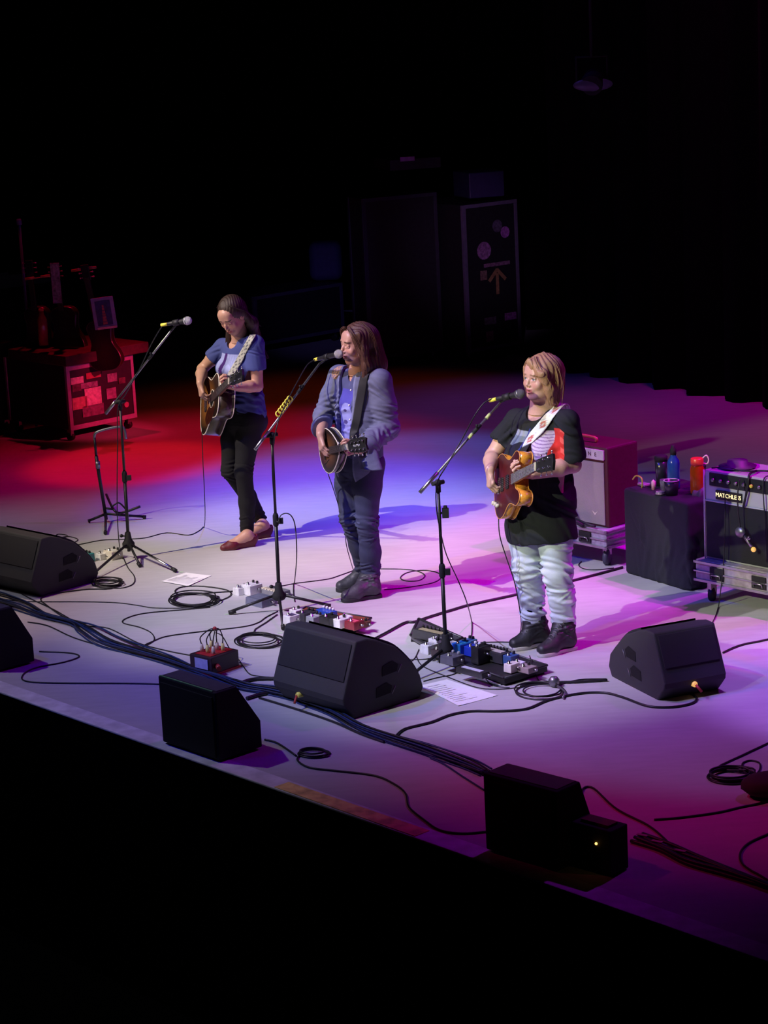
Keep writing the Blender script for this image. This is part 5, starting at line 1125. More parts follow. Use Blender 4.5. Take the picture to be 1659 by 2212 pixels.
coil('large cable coil tucked against the left end of the middle monitor', 560, 1386, 54, 16, 5, .0038, seed=8, lead=[(548, 1368), (575, 1346), (599, 1329)])
cable('thin cable leading from the red box to the middle monitor', [(512, 1423), (525, 1440), (539, 1457), (560, 1462), (592, 1465)], .003, air=[P(470, 1428) + ZU * .16, P(484, 1430) + ZU * .145, P(500, 1432) + ZU * .07])
cable('thick black cable joining the middle monitor above the bundle', [(503, 1498), (515, 1484), (530, 1476), (553, 1471), (598, 1470)], .010)
cable('thick black cable crossing the bundle below the middle monitor', [(533, 1513), (560, 1505), (589, 1501), (610, 1508), (645, 1514)], .010)
coil('small bunched cable coil on the floor behind the stage lip', 679, 1630, 35, 9, 3, .0045, seed=9)
cable('dark cable wandering from the small coil to the rightmost lip speaker', [(648, 1632), (643, 1645), (668, 1660), (723, 1667), (806, 1677), (848, 1694), (876, 1716), (884, 1746), (917, 1774), (951, 1796), (1000, 1803), (1050, 1799)], .0048)
cable('dark cable lying behind the speaker with green tape', [(572, 1600), (600, 1608), (640, 1635)], .005)
coil('dense round cable coil near the right edge of the stage', 1581, 1680, 53, 16, 7, .0048, seed=10, lead=[(1548, 1663), (1603, 1634), (1680, 1598)])
cable('small open cable loop above the dense coil near the right edge', [(1603, 1662), (1605, 1650), (1622, 1645), (1640, 1650), (1642, 1662), (1636, 1672)], .0042)
cable('long cable entering from the right edge below the dense coil', [(1413, 1773), (1467, 1769), (1548, 1758), (1600, 1746), (1680, 1727)], .0048)
cable('cable arching out of the rightmost lip speaker towards the dark bundle', [(1253, 1722), (1262, 1704), (1283, 1706), (1318, 1739), (1345, 1758), (1399, 1785), (1434, 1813), (1453, 1834)], .0050)
cable('cable bending in a hook at the right edge above the dark bundle', [(1680, 1796), (1622, 1821), (1600, 1843), (1602, 1866), (1622, 1883), (1660, 1905)], .0048)
cable('thin cable hanging from the right amplifier to the floor behind the right monitor', [(1552, 1312), (1548, 1325), (1540, 1344), (1530, 1352)], .0030, air=[AT(1566, 1060, 12.42), AT(1566, 1140, 12.40), AT(1562, 1230, 12.40), AT(1556, 1281, 12.40)])
cable('black cable leaving the far side of the right monitor to the right edge', [(1562, 1412), (1603, 1395), (1680, 1378)], .0055)
cable('thin cable loop on the floor under the maroon amplifier', [(1256, 1214), (1250, 1222), (1262, 1230), (1290, 1232), (1326, 1228)], .0030)
cable('thin cable between the middle monitor and the left end of the pedalboard', [(860, 1425), (908, 1426), (942, 1422)], .0028)
cable('thin cable rising from beside the middle monitor to the metal pedalboard', [(868, 1446), (877, 1437), (895, 1424), (905, 1404)], .0028)
cable('thin cable swinging under the big sheet of paper towards the grey-tied coil', [(899, 1418), (913, 1440), (968, 1464), (1029, 1486), (1077, 1490), (1125, 1486)], .0028)
cable('thin cable from the long tray past the top of the big sheet', [(915, 1473), (945, 1465), (976, 1459), (995, 1450)], .0028)
cable('thin cable dropping from the front of the long tray to the floor', [(1048, 1466), (1066, 1482), (1101, 1487)], .0028, air=[P(1036, 1446) + ZU * .08])
cable('thin cable dropping from the right end of the long tray', [(1161, 1467), (1170, 1478)], .0028, air=[P(1145, 1444) + ZU * .07])
mb = MB(); mb.ball(P(1668, 1718) + ZU * .05, (.14, .10, .055), 14); tag(mb.build('soft_pouch', mat('dark_red_cloth', (.03, .012, .015), .8)), 'dark rounded pouch cut by the right edge beside the dense coil', 'pouch')
# ------------------------------------------------------------------ papers
def paper(label, q, seed):
    pts = [P(*p) + ZU * .0012 for p in q]; n = 6; vs = []; r = random.Random(seed)
    for i in range(n + 1):
        for j in range(n + 1):
            u, v = i / n, j / n; p = (pts[0] * (1 - u) + pts[1] * u) * (1 - v) + (pts[3] * (1 - u) + pts[2] * u) * v; vs.append(p + ZU * (.002 + .003 * math.sin(u * 3 + seed) * math.sin(v * 2.4)))
    m = len(vs); vs += [p + ZU * .0008 for p in vs]; fs = []
    for i in range(n):
        for j in range(n): a = i * (n + 1) + j; fs += [(a, a + n + 1, a + n + 2, a + 1), (m + a, m + a + 1, m + a + n + 2, m + a + n + 1)]
    mb = MB(); mb.add(vs, fs, False); o = tag(mb.build('set_list', PAPER), label, 'paper')
    mb = MB(); e0 = pts[1] - pts[0]; e1 = pts[3] - pts[0]
    for k in range(11):
        v = .12 + .072 * k; l = r.uniform(.35, .75); a = pts[0] + e0 * .12 + e1 * v + ZU * .0062; b = a + e0 * l; w = nrm(e1) * .0035; mb.add([a - w, b - w, b + w, a + w], [(0, 1, 2, 3)], False)
    mb.build('written_lines', mat('grey_ink', (.74, .74, .76), .8), o)
paper('sheet of white paper on the floor at the foot of the leftmost microphone stand', [(348, 1257), (402, 1238), (457, 1244), (406, 1268)], 1)
paper('sheet of white paper half hidden behind the middle monitor', [(700, 1362), (728, 1352), (795, 1373), (780, 1392)], 2)
paper('largest white sheet of paper with printed lines between the two right monitors', [(905, 1483), (965, 1469), (1075, 1503), (990, 1526)], 3)
for lb, q in (('pale green tape mark by the foot of the left microphone stand', (391, 1236)), ('pale green tape mark left of the middle microphone stand', (491, 1327)), ('pale green tape mark at the left end of the middle monitor', (605, 1368))):
    mb = MB(); mb.box(P(*q) + ZU * .001, (.03, .02, .002), rotz(.3)); tag(mb.build('floor_tape', mat('glow_tape', (.45, .62, .42), .6), bevel=.0005), lb, 'tape')
# ------------------------------------------------------------------ effect pedals
def pmat(c): return mat('enamel_%02x%02x%02x' % tuple(int(min(v, 1) * 255) for v in c), c, .35, coat=.3)
def pedal(label, cx, cy, w, d, h, col, knobs=3, z=0.0, rot=SROT, switch=True, kcol=None, name='effect_pedal', top=None, group=None):
    o = P(cx, cy, z); t = thing(name, label, 'pedal', o, rot, group)
    mb = MB(); mb.box((0, 0, h / 2), (w, d, h), None, (.94, .96)); b = mb.build('enclosure', pmat(col), t, .003)
    if top: mb = MB(); mb.box((0, -d * .05, h + .001), (w * .7, d * .45, .002)); mb.build('face_panel', pmat(top), t)
    for k in range(knobs):
        x = (k - (knobs - 1) / 2) * w * .75 / max(knobs, 1) * 1.1; mb = MB(); mb.lathe([(.0085, 0), (.0075, .014), (.005, .016)], (x, d * .28, h), ZU, 10); mb.build('knob', pmat(kcol or (.02, .02, .02)), t)
    if switch: mb = MB(); mb.lathe([(.010, 0), (.010, .004), (.007, .005), (.007, .016), (.004, .018)], (0, -d * .30, h), ZU, 10); mb.build('footswitch', CHROME, t)
    mb = MB(); mb.tube([V(w / 2, d * .1, h * .55), V(w / 2 + .02, d * .1, h * .55)], .007, 8); mb.build('jack_plug', STEEL, t)
    return t
def board(label, q, h, m, name='pedalboard', lip=None):
    p = [P(*x) for x in q]; o = p[0]; t = thing(name, label, 'pedalboard', o); mb = MB(); pl = [tuple((x - o)[:2]) for x in p]
    mb.prism(pl, (0, 0, 0), X_, Y_, Z_, .010, h); mb.build('tray', m, t, .003); mb = MB()
    for x in pl: c = np.mean(pl, 0); f = np.array(x) * .9 + c * .1; mb.box((f[0], f[1], .005), (.025, .025, .010))
    mb.build('rubber_feet', RUBBER, t)
    mb = MB(); n = len(pl)
    for i in range(n): a, b = V(*pl[i], h), V(*pl[(i + 1) % n], h); mb.tube([a, b], lip or .006, 6)
    mb.build('edge_rail', mat('board_edge', (.05, .05, .055), .4, .5), t); return t
TEAL = (.05, .30, .32); WH = (.80, .80, .80); BK = (.02, .02, .022)
pedal('teal pedal beside the tip of the leftmost monitor', 180, 1213, .12, .11, .055, TEAL, 3, 0, SROT, top=(.5, .55, .4))
pedal('small white pedal between the teal pedal and a cream one', 223, 1207, .055, .08, .040, WH, 1)
pedal('cream pedal nearest the leftmost microphone stand', 245, 1206, .10, .09, .055, (.75, .70, .60), 2, top=(.8, .8, .78))
# beside the middle stand
pedal('small white pedal left of its taller white neighbour by the middle stand', 522, 1283, .06, .09, .045, WH, 1, .0, kcol=(.2, .2, .2), top=(.25, .25, .3))
pedal('taller white pedal with dark script left of the middle microphone stand', 545, 1282, .09, .10, .060, WH, 2, .0, top=(.75, .75, .8))
pedal('flat grey pedal unit against the hub of the middle microphone stand', 565, 1305, .16, .12, .045, (.16, .17, .24), 0, 0, switch=False, top=(.20, .21, .30))
t = pedal('grey foot controller with a row of cream keys behind the middle stand', 596, 1285, .17, .10, .035, (.22, .22, .24), 0, 0, SROT, switch=False)
for k in range(6): mb = MB(); mb.box((-.07 + .028 * k, -.03, .038), (.022, .030, .008)); mb.build('key', CREAM, t, .001)
# wooden pedalboard behind the middle monitor
board('red-brown wooden pedalboard crowded with pedals behind the middle monitor', [(622, 1345), (662, 1322), (803, 1346), (770, 1367)], .03, mat('red_brown_wood', (.20, .05, .025), .5, var=.3, aniso=(4, 30, 30)))
ZB = .036
for lb, x, y, w, d, h, c, kn, kc, tp in (
  ('white pedal with a dark square at the left end of the wooden board', 632, 1346, .065, .09, .05, WH, 0, None, (.10, .08, .16)),
  ('bright white pedal behind the one with the dark square', 641, 1334, .065, .06, .05, (.85, .85, .85), 1, None, None),
  ('dark pedal third from the left on the wooden board', 664, 1341, .08, .11, .055, (.04, .04, .05), 2, None, None),
  ('grey silver pedal at the middle of the wooden board', 682, 1346, .07, .09, .045, (.30, .32, .36), 2, None, (.45, .47, .52)),
  ('wide blue pedal with four white knobs on the wooden board', 706, 1336, .13, .06, .05, (.03, .08, .45), 4, (.85, .85, .85), None),
  ('black pedal in front of the blue one with white knobs', 712, 1352, .09, .08, .06, BK, 1, None, None),
  ('square white pedal right of the black one on the wooden board', 738, 1354, .065, .08, .05, WH, 1, None, (.75, .72, .78)),
  ('low white pedal behind the square white one', 748, 1341, .07, .05, .03, (.80, .80, .82), 0, None, None),
  ('dark red pedal with a pink square at the right end of the wooden board', 766, 1357, .085, .08, .045, (.22, .02, .03), 0, None, (.75, .10, .18)),
  ('small brown pedal at the right corner of the wooden board', 787, 1353, .06, .05, .03, (.12, .05, .03), 1, None, None)):
    pedal(lb, x, y, w, d, h, c, kn, ZB, SROT, kc is None and kn < 3, kc, top=tp)
mb = MB(); mb.box(P(735, 1368, .0) + ZU * .038, (.07, .03, .004), rotz(SROT + .4)); tag(mb.build('white_card', PAPER, bevel=.001), 'small white card lying on the front edge of the wooden pedalboard', 'card')
# metal board and black tray before the fair-haired performer
board('grey metal pedalboard rising at the left of the blue pedals', [(888, 1385), (905, 1350), (1000, 1392), (945, 1420)], .035, mat('brushed_grey', (.14, .14, .16), .4, .6), lip=.009)
board('long black pedal tray in front of the high-top shoes', [(942, 1430), (1010, 1398), (1183, 1455), (1090, 1483)], .045, mat('black_tray', (.014, .014, .013), .6))
for k in range(9):
    mb = MB(); 
t = pedal('switcher with a row of small black knobs on the metal pedalboard', 935, 1382, .25, .075, .05, (.05, .05, .05), 7, .04, SROT + .05, False, top=(.45, .40, .22))
for lb, x, y, w, d, h, c, kn, kc, tp, z in (
  ('white pedal with black scribble leftmost on the grey metal pedalboard', 928, 1410, .065, .08, .05, WH, 0, None, (.55, .55, .58), .04),
  ('bright white pedal behind the scribbled one', 943, 1398, .07, .06, .05, (.85, .85, .85), 1, None, None, .04),
  ('dark brown pedal with a red knob between two white ones', 951, 1416, .06, .08, .04, (.06, .04, .04), 1, (.5, .06, .05), None, .04),
  ('white pedal with dark lettering left of the blue pedals', 977, 1408, .07, .08, .05, (.82, .82, .84), 0, None, (.40, .38, .50), .05),
  ('bright blue pedal touching the white lettered one', 998, 1411, .07, .09, .06, (.02, .16, .60), 1, None, (.04, .30, .75), .05),
  ('pale blue pedal right of the bright blue one', 1013, 1405, .06, .08, .06, (.12, .25, .50), 2, None, None, .05),
  ('deep blue pedal with a white back panel', 1025, 1414, .075, .09, .05, (.02, .05, .50), 2, (.85, .85, .85), None, .05),
  ('black box pedal in the middle of the long tray', 1040, 1430, .055, .10, .09, BK, 1, None, None, .05),
  ('wide black mixer with a cream strip of switches on the long tray', 1072, 1426, .17, .08, .055, (.04, .04, .045), 6, None, (.60, .58, .50), .05),
  ('blue pedal near the right end of the long tray', 1105, 1434, .06, .07, .05, (.05, .12, .32), 1, None, None, .05),
  ('white pedal at the front right of the long tray', 1106, 1450, .055, .07, .045, (.85, .82, .74), 0, None, None, .05),
  ('slim white pedal behind the right end blue pedal', 1121, 1441, .06, .05, .03, (.82, .82, .82), 0, None, None, .05),
  ('pinkish grey pedal at the far right of the long tray', 1137, 1450, .10, .07, .03, (.35, .28, .27), 1, None, None, .05),
  ('low black pedal with silver stripe at the front of the long tray', 1022, 1457, .20, .06, .030, (.03, .03, .03), 0, None, (.65, .68, .78), .05),
  ('grey pedal behind the stand leg at the left of the long tray', 978, 1432, .10, .09, .045, (.12, .12, .15), 2, (.4, .42, .45), None, .05)):
    pedal(lb, x, y, w, d, h, c, kn, z, SROT, kn < 3 and 'stripe' not in lb, kc, top=tp)
# red stage box with connectors
o = P(447, 1452); t = thing('stage_box', 'small red-trimmed black connector box with plugged cables beside the bundle', 'stage box', o, math.atan2(*(P(470, 1467) - P(420, 1455))[[1, 0]]))
mb = MB(); mb.box((0, .06, .055), (.17, .20, .09)); mb.build('enclosure', mat('dark_box', (.03, .015, .018), .5), t, .004)
mb = MB(); mb.box((0, -.042, .012), (.18, .008, .024)); mb.box((-.0, .06, .006), (.18, .21, .012)); mb.box((.0, .06, .101), (.12, .16, .003)); mb.build('red_trim', mat('red_enamel', (.45, .02, .03), .4), t)
mb = MB(); mb.box((.01, -.044, .060), (.10, .004, .055)); lbx = mb.build('label_plate', mat('pale_blue_label', (.42, .46, .75), .5), t)
text_obj('label_text', 'STAGE BOX', .013, mat('ink_navy', (.06, .07, .25), .6), M4(V(1, 0, 0), V(0, 0, 1), V(0, -1, 0), V(.01, -.0475, .065)), lbx) if False else None
r_ = random.Random(3)
for k in range(6):
    x, y = -.05 + .045 * (k % 3), .02 + .07 * (k // 3); c = mb = MB(); mb.lathe([(.010, 0), (.011, .02), (.008, .045)], (x, y, .10), ZU, 10); p = mb.build('plug', mat('yellow_ring_plug', (.75, .72, .25), .4) if k % 2 else CREAM, t)
    mb = MB(); mb.tube(smoothpath([V(x, y, .145), V(x * 1.1, y, .18), V(x * .5 + .02, y * .5 + .03, .225), V(.03, .05, .235)], 4), .0032, 6); mb.build('plug_cable', CB, p)
mb = MB(); mb.ball((.03, .05, .235), .012, 8); mb.build('cable_tie', mat('red_tie', (.4, .04, .04), .6), t)
mb = MB(); mb.tube([V(.085, .0, .05), V(.12, -.02, .045)], .014, 8); mb.build('red_plug', mat('red_boot', (.45, .05, .04), .5), t)
# ------------------------------------------------------------------ amplifiers and road cases
def SFR(p): return float(p @ SE), float(p @ SB)
ALU = mat('aluminium_edge', (.42, .42, .46), .35, .7); LAM = mat('black_laminate', (.020, .020, .024), .5, var=.3); CAST = mat('caster_wheel', (.06, .06, .10), .5)
def caster(par, c, z=.10, r=.045, big=False):
    m = MB(); m.lathe([(r * .5, -.018), (r, -.014), (r, .014), (r * .5, .018)], V(c[0], c[1], r), V(1, .4, 0), 18); m.build('caster', CAST if big else RUBBER, par)
    m = MB(); m.box((c[0], c[1], r + .5 * (z - r) + r * .4), (.030, .052, z - r * .7)); m.box((c[0], c[1], z - .004), (.07, .07, .008)); m.build('caster_fork', STEEL, par, .003)
def dolly(label, o, W, D, z0, z1, m, big=False, plates=True, top=True):
    """wheeled flight-case base, origin at its front-left floor corner"""
    t = thing('wheeled_case_base', label, 'case base', o, SROT); mb = MB(); mb.box((W / 2, D / 2, (z0 + z1) / 2), (W, D, z1 - z0)); mb.build('case_shell', m, t, .006)
    mb = MB()
    for z in (z0 + .012, z1 - .012, (z0 + z1) / 2):
        for a, b in (((0, 0), (W, 0)), ((W, 0), (W, D)), ((0, D), (0, 0))):
            c = V((a[0] + b[0]) / 2, (a[1] + b[1]) / 2, z); mb.box(c, (abs(a[0] - b[0]) + .02, abs(a[1] - b[1]) + .02, .016 if z != (z0 + z1) / 2 else .010))
    mb.build('edge_strip', ALU, t, .002)
    if plates:
        for x in (W * .25, W * .72):
            q = MB(); q.box((x, -.006, (z0 + z1) / 2), (.10, .008, (z1 - z0) * .55)); l = q.build('latch_recess', MATTE, t, .002); q = MB(); q.tube([V(x - .03, -.012, z0 + .04), V(x - .03, -.02, z0 + .06), V(x + .03, -.02, z0 + .06), V(x + .03, -.012, z0 + .04)], .005, 6); q.build('latch_handle', STEEL, l)
    for x in (.06, W - .06):
        for y in (.07, D - .07): caster(t, (x, y), z0, .05 if big else .04, big)
    return t
LAV = mat('pale_case_laminate', (.34, .32, .42), .5, var=.25)
# maroon amplifier on its base
def amp_box(t, W, D, H, z0, shell):
    mb = MB(); mb.box((W / 2, D / 2, z0 + H / 2), (W, D, H)); return mb.build('cabinet', shell, t, .012)
a0 = P(1318, 1222); e1, b1_ = SFR(a0); Wd = .62; o1 = S3(e1 - Wd + .03, b1_ - .06)
dolly('pale wheeled case base under the maroon amplifier', o1, Wd, .46, .115, .235, LAV, True)
t = thing('guitar_amplifier', 'maroon guitar amplifier with grey cloth front and white control panel', 'amplifier', o1 + ZU * .235 + SB * .06 + SE * .01, SROT)
MAR = mat('maroon_tolex', (.085, .010, .024), .5, bump=.5, scale=500); W, D, H = .58, .28, .50
amp_box(t, W, D, H, 0, MAR)
mb = MB(); mb.box((W / 2, -.004, H * .42), (W - .05, .010, H * .78)); mb.build('speaker_cloth', mat('silver_grille_cloth', (.40, .36, .36), .8, bump=.6, scale=600, var=.12), t, .003)
mb = MB(); mb.box((W / 2, -.006, H * .905), (W - .04, .012, .062)); cp = mb.build('control_panel', mat('white_panel', (.62, .58, .62), .4), t, .002)
mb = MB(); mb.box((W / 2, -.007, H * .845), (W - .04, .008, .010)); mb.build('panel_trim', MAR, t)
mb = MB(); mb.tube(smoothpath([V(W / 2 - .11, D * .35, H + .004), V(W / 2 - .10, D * .35, H + .028), V(W / 2 + .10, D * .35, H + .028), V(W / 2 + .11, D * .35, H + .004)], 4), .010, 8); mb.build('carry_handle', mat('salmon_handle', (.55, .10, .10), .4), t)
text_obj('panel_lettering', 'MAGNATONE', .034, mat('dark_lettering', (.10, .03, .05), .5), M4(X_, Z_, -Y_, V(W / 2, -.0135, H * .905)), cp, spacing=2.55)
mb = MB(); mb.add([V(W - .13, -.0105, .10), V(W - .105, -.0105, .085), V(W - .08, -.0105, .10), V(W - .105, -.0105, .070)], [(0, 3, 1), (1, 3, 2)], False); mb.build('wing_badge', mat('cream_badge', (.75, .70, .60), .4), t)
# dark bundle of cable and a small lamp leaning in front of the maroon amplifier
sp = P(1252, 1150); t = thing('small_tripod', 'dark folded tripod bracket with a pale knob in front of the maroon amplifier', 'bracket', o1 + SE * .42 - SB * .0 + ZU * .235, SROT)
mb = MB(); mb.tube([V(-.14, .01, .17), V(-.06, -.015, .04), V(.03, -.02, .012)], .012, 6); mb.tube([V(-.15, .0, .14), V(-.10, -.02, .02)], .010, 6); mb.tube([V(-.06, -.015, .05), V(.05, .0, .02), V(.12, -.01, .02)], .008, 6); mb.build('bracket_arm', mat('purple_black', (.02, .015, .03), .5), t)
mb = MB(); mb.ball((-.09, -.035, .045), .013, 8); mb.build('knob', CREAM, t)
# draped black road box
c = P(1350, 1238); cr = P(1488, 1279); W = float(np.linalg.norm(cr - c)) ; rot = math.atan2(*(cr - c)[[1, 0]]); D = .42; H = .53
t = thing('road_box', 'tall black carpeted road box carrying bottles, between the two amplifiers', 'road box', c, rot); BZ = H; BR = rotz(rot); BO = c
S_ = Sdf((-.05, -.05, -.01), (W + .06, D + .06, H + .04), .008); S_.box((W / 2, D / 2, H / 2), (W / 2, D / 2, H / 2), None, .02, 0); creases(S_, (W / 2, 0, H * .2), X_, (W / 2, .02, .2), 14, .12, .03, .006, 3); creases(S_, (W, D * .3, H * .5), X_, (.03, .1, .25), 10, .1, .03, .012, 4)
sdf_obj('carpet_cover', [S_], mat('dark_carpet', (.020, .018, .032), .9, bump=1.0, scale=400, var=.5), t)
mb = MB(); mb.box((W / 2, D / 2, .006), (W * .9, D * .9, .010)); mb.build('base_board', MATTE, t)
def on_box(x, y): return BO + BR @ V(x, y, BZ + .002)
def bottle(nm, label, pos, prof, m, capm=None, capprof=None, n=24, cat='bottle', extra=None):
    t = thing(nm, label, cat, pos); mb = MB(); mb.lathe(prof, (0, 0, 0), ZU, n); mb.build('bottle_body', m, t)
    if capprof: mb = MB(); mb.lathe(capprof, (0, 0, 0), ZU, n); cp = mb.build('cap', capm, t)
    if extra: extra(t, cp)
    return t
BLUEG = mat('blue_bottle_plastic', (.03, .10, .42), .12, trans=.35, coat=.5); ORG = mat('orange_bottle_plastic', (.85, .17, .01), .15, trans=.3, coat=.5)
bottle('water_bottle', 'tall blue water bottle with dark cap on the black road box', on_box(.235, .20), [(.036, 0), (.038, .01), (.038, .15), (.034, .17), (.018, .195), (.016, .205)], BLUEG, MATTE, [(.019, .205), (.019, .235), (.012, .245), (.010, .262)])
def loop_(t, cp): m = MB(); m.tube(smoothpath([V(.03, 0, .205), V(.055, 0, .225), V(.068, 0, .20), V(.060, 0, .175), V(.036, 0, .178)], 4), .0045, 6); m.build('carry_loop', mat('pale_loop', (.75, .55, .60), .4), cp)
bottle('water_bottle', 'orange wide-mouth water bottle with red loop cap on the black road box', on_box(.44, .21), [(.040, 0), (.043, .01), (.043, .145), (.036, .165), (.034, .175)], ORG, mat('red_cap', (.75, .05, .04), .3), [(.037, .172), (.038, .178), (.038, .208), (.035, .212)], extra=loop_)
bottle('travel_mug', 'grey and black travel mug left of the blue bottle', on_box(.12, .20), [(.030, 0), (.036, .10), (.038, .15)], mat('smoky_steel', (.07, .08, .10), .25, .6), MATTE, [(.039, .15), (.040, .175), (.030, .185)], cat='mug')
bottle('travel_mug', 'short black mug directly behind the orange bottle on the road box', on_box(.36, .30), [(.030, 0), (.034, .12)], MATTE, BLACK, [(.035, .12), (.035, .14), (.028, .145)], cat='mug')
t = thing('camping_cup', 'dark wide cup with a pale rim in front of the orange bottle', 'cup', on_box(.36, .08)); mb = MB(); mb.lathe([(.036, 0), (.042, .05), (.044, .085), (.040, .084), (.037, .05), (.0, .01)], (0, 0, 0), ZU, 20); mb.build('cup_body', mat('dark_enamel', (.03, .03, .05), .3), t); mb = MB(); mb.tube([V(.044 * math.cos(a), .044 * math.sin(a), .086) for a in np.linspace(0, 6.283, 21)[:-1]], .003, 6, closed=True); mb.build('rim', mat('lilac_rim', (.6, .5, .65), .3), t)
t = thing('glass_tumbler', 'clear round tumbler at the front edge of the road box', 'tumbler', on_box(.275, .10)); mb = MB(); mb.lathe([(.026, 0), (.030, .055), (.031, .075), (.028, .074), (.026, .01), (.0, .006)], (0, 0, 0), ZU, 18); mb.build('tumbler_wall', mat('smoky_glass', (.35, .33, .45), .08, trans=.7), t)
mb = MB(); S_ = mb; mb.lathe([(.0, .0), (.030, .004), (.026, .018), (.0, .022)], on_box(.31, .035), ZU, 9); tag(mb.build('crumpled_wrapper', mat('shiny_wrapper', (.55, .42, .60), .2, .5), bevel=.001), 'small shiny wrapper at the front edge of the road box', 'wrapper')
mb = MB(); mb.box(on_box(.055, .12) + ZU * .008, (.07, .05, .014), BR); tag(mb.build('small_box', mat('lilac_box', (.5, .35, .55), .4), bevel=.003), 'small flat lilac box at the left corner of the road box', 'box')
mb = MB(); p0 = on_box(.075, .05); mb.tube(smoothpath([p0 + BR @ V(*q) for q in ((-.04, 0, .045), (-.01, 0, .072), (.03, 0, .072), (.05, 0, .055), (.045, 0, .006))], 4), .005, 6); tag(mb.build('bent_clip', mat('lime_plastic', (.55, .60, .08), .4)), 'small bent lime green clip beside the travel mug', 'clip')
mb = MB(); mb.lathe([(.012, 0), (.014, .05), (.0, .062)], on_box(.18, .09), ZU, 10); tag(mb.build('candle_cup', mat('pink_wax', (.85, .45, .6), .4)), 'small pink cone beside the blue bottle', 'ornament')
# crumpled garment hanging between the road box and the right amplifier
q0, q1 = P(1500, 1262), P(1508, 1255); mid_ = (q0 + q1) / 2 + SE * .03
S_ = Sdf(mid_ + V(-.16, -.16, .0), mid_ + V(.16, .16, .60), .006); S_.cone(mid_ + V(.02, .02, .53), mid_ + V(.0, .0, .05), .045, .075, .0).cone(mid_ + V(-.03, -.01, .45), mid_ + V(-.01, -.02, .06), .04, .05, .03)
S_.warp(lambda X, Y, Z: -.011 * np.sin(95 * (X * .75 - Y * .65) + 4 * np.sin(5 * Z) + 1.2 * np.sin(11 * Z)))
tag(sdf_obj('hanging_jacket', [S_], mat('crumpled_grey_cloth', (.13, .10, .15), .6, bump=.5, scale=90)), 'crumpled grey garment hanging between the road box and the cream amplifier', 'garment')
# cream amplifier with lit name plate, on its own base
cL = P(1548, 1300); cR = P(1641, 1320); e0, b0 = SFR(cL); W = .64; o3 = S3(e0 - .10, b0 - .06)
dolly('pale wheeled case base with latches under the cream-topped amplifier', o3, W, .50, .12, .25, mat('mauve_case_laminate', (.36, .30, .36), .5, var=.25), False)
t = thing('guitar_amplifier', 'cream and black guitar amplifier with a glowing name plate at the right edge', 'amplifier', o3 + ZU * .25 + SB * .05 + SE * .03, SROT); W, D, H = .56, .30, .52; ao = o3 + ZU * .25 + SB * .05 + SE * .03
CRT = mat('cream_tolex', (.50, .48, .50), .5, bump=.4, scale=500); amp_box(t, W, D, H, 0, CRT)
mb = MB(); mb.box((W / 2, -.004, H * .34), (W - .035, .010, H * .62)); mb.build('speaker_cloth', mat('black_speaker_cloth', (.008, .008, .012), .8, bump=.6, scale=600), t, .003)
mb = MB(); mb.box((W / 2, -.003, H * .905), (W - .09, .010, .075)); cp = mb.build('control_panel', MATTE, t, .002)
for k in range(7): m = MB(); m.lathe([(.011, 0), (.010, .016), (.006, .018)], V(.08 + .055 * k, -.008, H * .905), V(0, -1, 0), 10); m.build('knob', YELLOW if k == 5 else GREYM, cp)
mb = MB(); mb.box((.185, -.006, H * .745), (.185, .010, .052)); pl = mb.build('name_plate', mat('plate_black', (.004, .004, .004), .5), t)
text_obj('lit_lettering', 'MATCHLESS', .034, mat('lit_letters', (1, .85, .4), .5, emit=(1.0, .80, .35, 1.6)), M4(X_, Z_, -Y_, V(.185, -.0125, H * .745)), pl)
mb = MB()
for a, b in (((0, -.004, H * .66), (W, -.004, H * .66)), ((.006, -.006, 0), (.006, -.006, H)), ((W - .006, -.006, 0), (W - .006, -.006, H))): mb.tube([V(*a), V(*b)], .005, 6)
mb.build('piping', mat('silver_piping', (.5, .48, .55), .3), t)
mt = thing('instrument_microphone', 'small grey microphone hung against the black cloth of the cream amplifier', 'microphone', ao + SE * .33 - SB * .05 + ZU * .17, SROT)
mb = MB(); mb.ball((-.03, 0, .035), (.036, .020, .032), 12); mb.build('microphone_head', GREYM, mt); mb = MB(); mb.tube([V(0, -.004, .02), V(.055, -.006, -.035)], .010, 8); mb.ball((.035, -.005, .012), .013, 8); mb.build('microphone_handle', STEEL, mt); mb = MB(); mb.ball((.068, -.008, -.048), .015, 10); mb.build('amber_cap', mat('amber_cap', (.85, .50, .12), .4, emit=(1, .55, .15, .6)), mt)
mb = MB(); mb.tube(smoothpath([V(-.03, 0, .06), V(-.035, -.01, .15), V(-.03, -.02, .25), V(-.03, -.0, .34)], 4), .004, 6); mb.build('microphone_cable', CB, mt)
mb = MB(); z = H + .004; mb.lathe([(.0, .030), (.055, .028), (.060, .006), (.105, .002), (.108, .008), (.062, .014), (.057, .040), (.0, .044)], ao + SE * .13 + SB * .14 + ZU * z, ZU, 28); tag(mb.build('round_hat', mat('plum_felt', (.10, .05, .13), .5)), 'dark round brimmed hat lying on the cream amplifier', 'hat')
for k, (lb, pts) in enumerate((('black cable draped over the cream amplifier front past the name plate', ((.30, .10, H + .01), (.33, .0, H + .012), (.335, -.022, H * .9), (.30, -.022, H * .66))), ('thin cable looping across the top of the cream amplifier', ((.04, .02, H + .008), (.10, .06, H + .012), (.24, .05, H + .010), (.36, .12, H + .012), (.50, .08, H + .010), (.55, .14, H + .010))), ('thin cable hanging down the right of the cream amplifier cloth', ((.44, .05, H + .010), (.44, -.018, H * .98), (.45, -.022, H * .6), (.46, -.022, H * .1))))):
    mb = MB(); mb.tube(smoothpath([ao + rotz(SROT) @ V(*q) for q in pts], 5), (.007, .005, .0035)[k], 6); tag(mb.build('cable', CB), lb, 'cable')
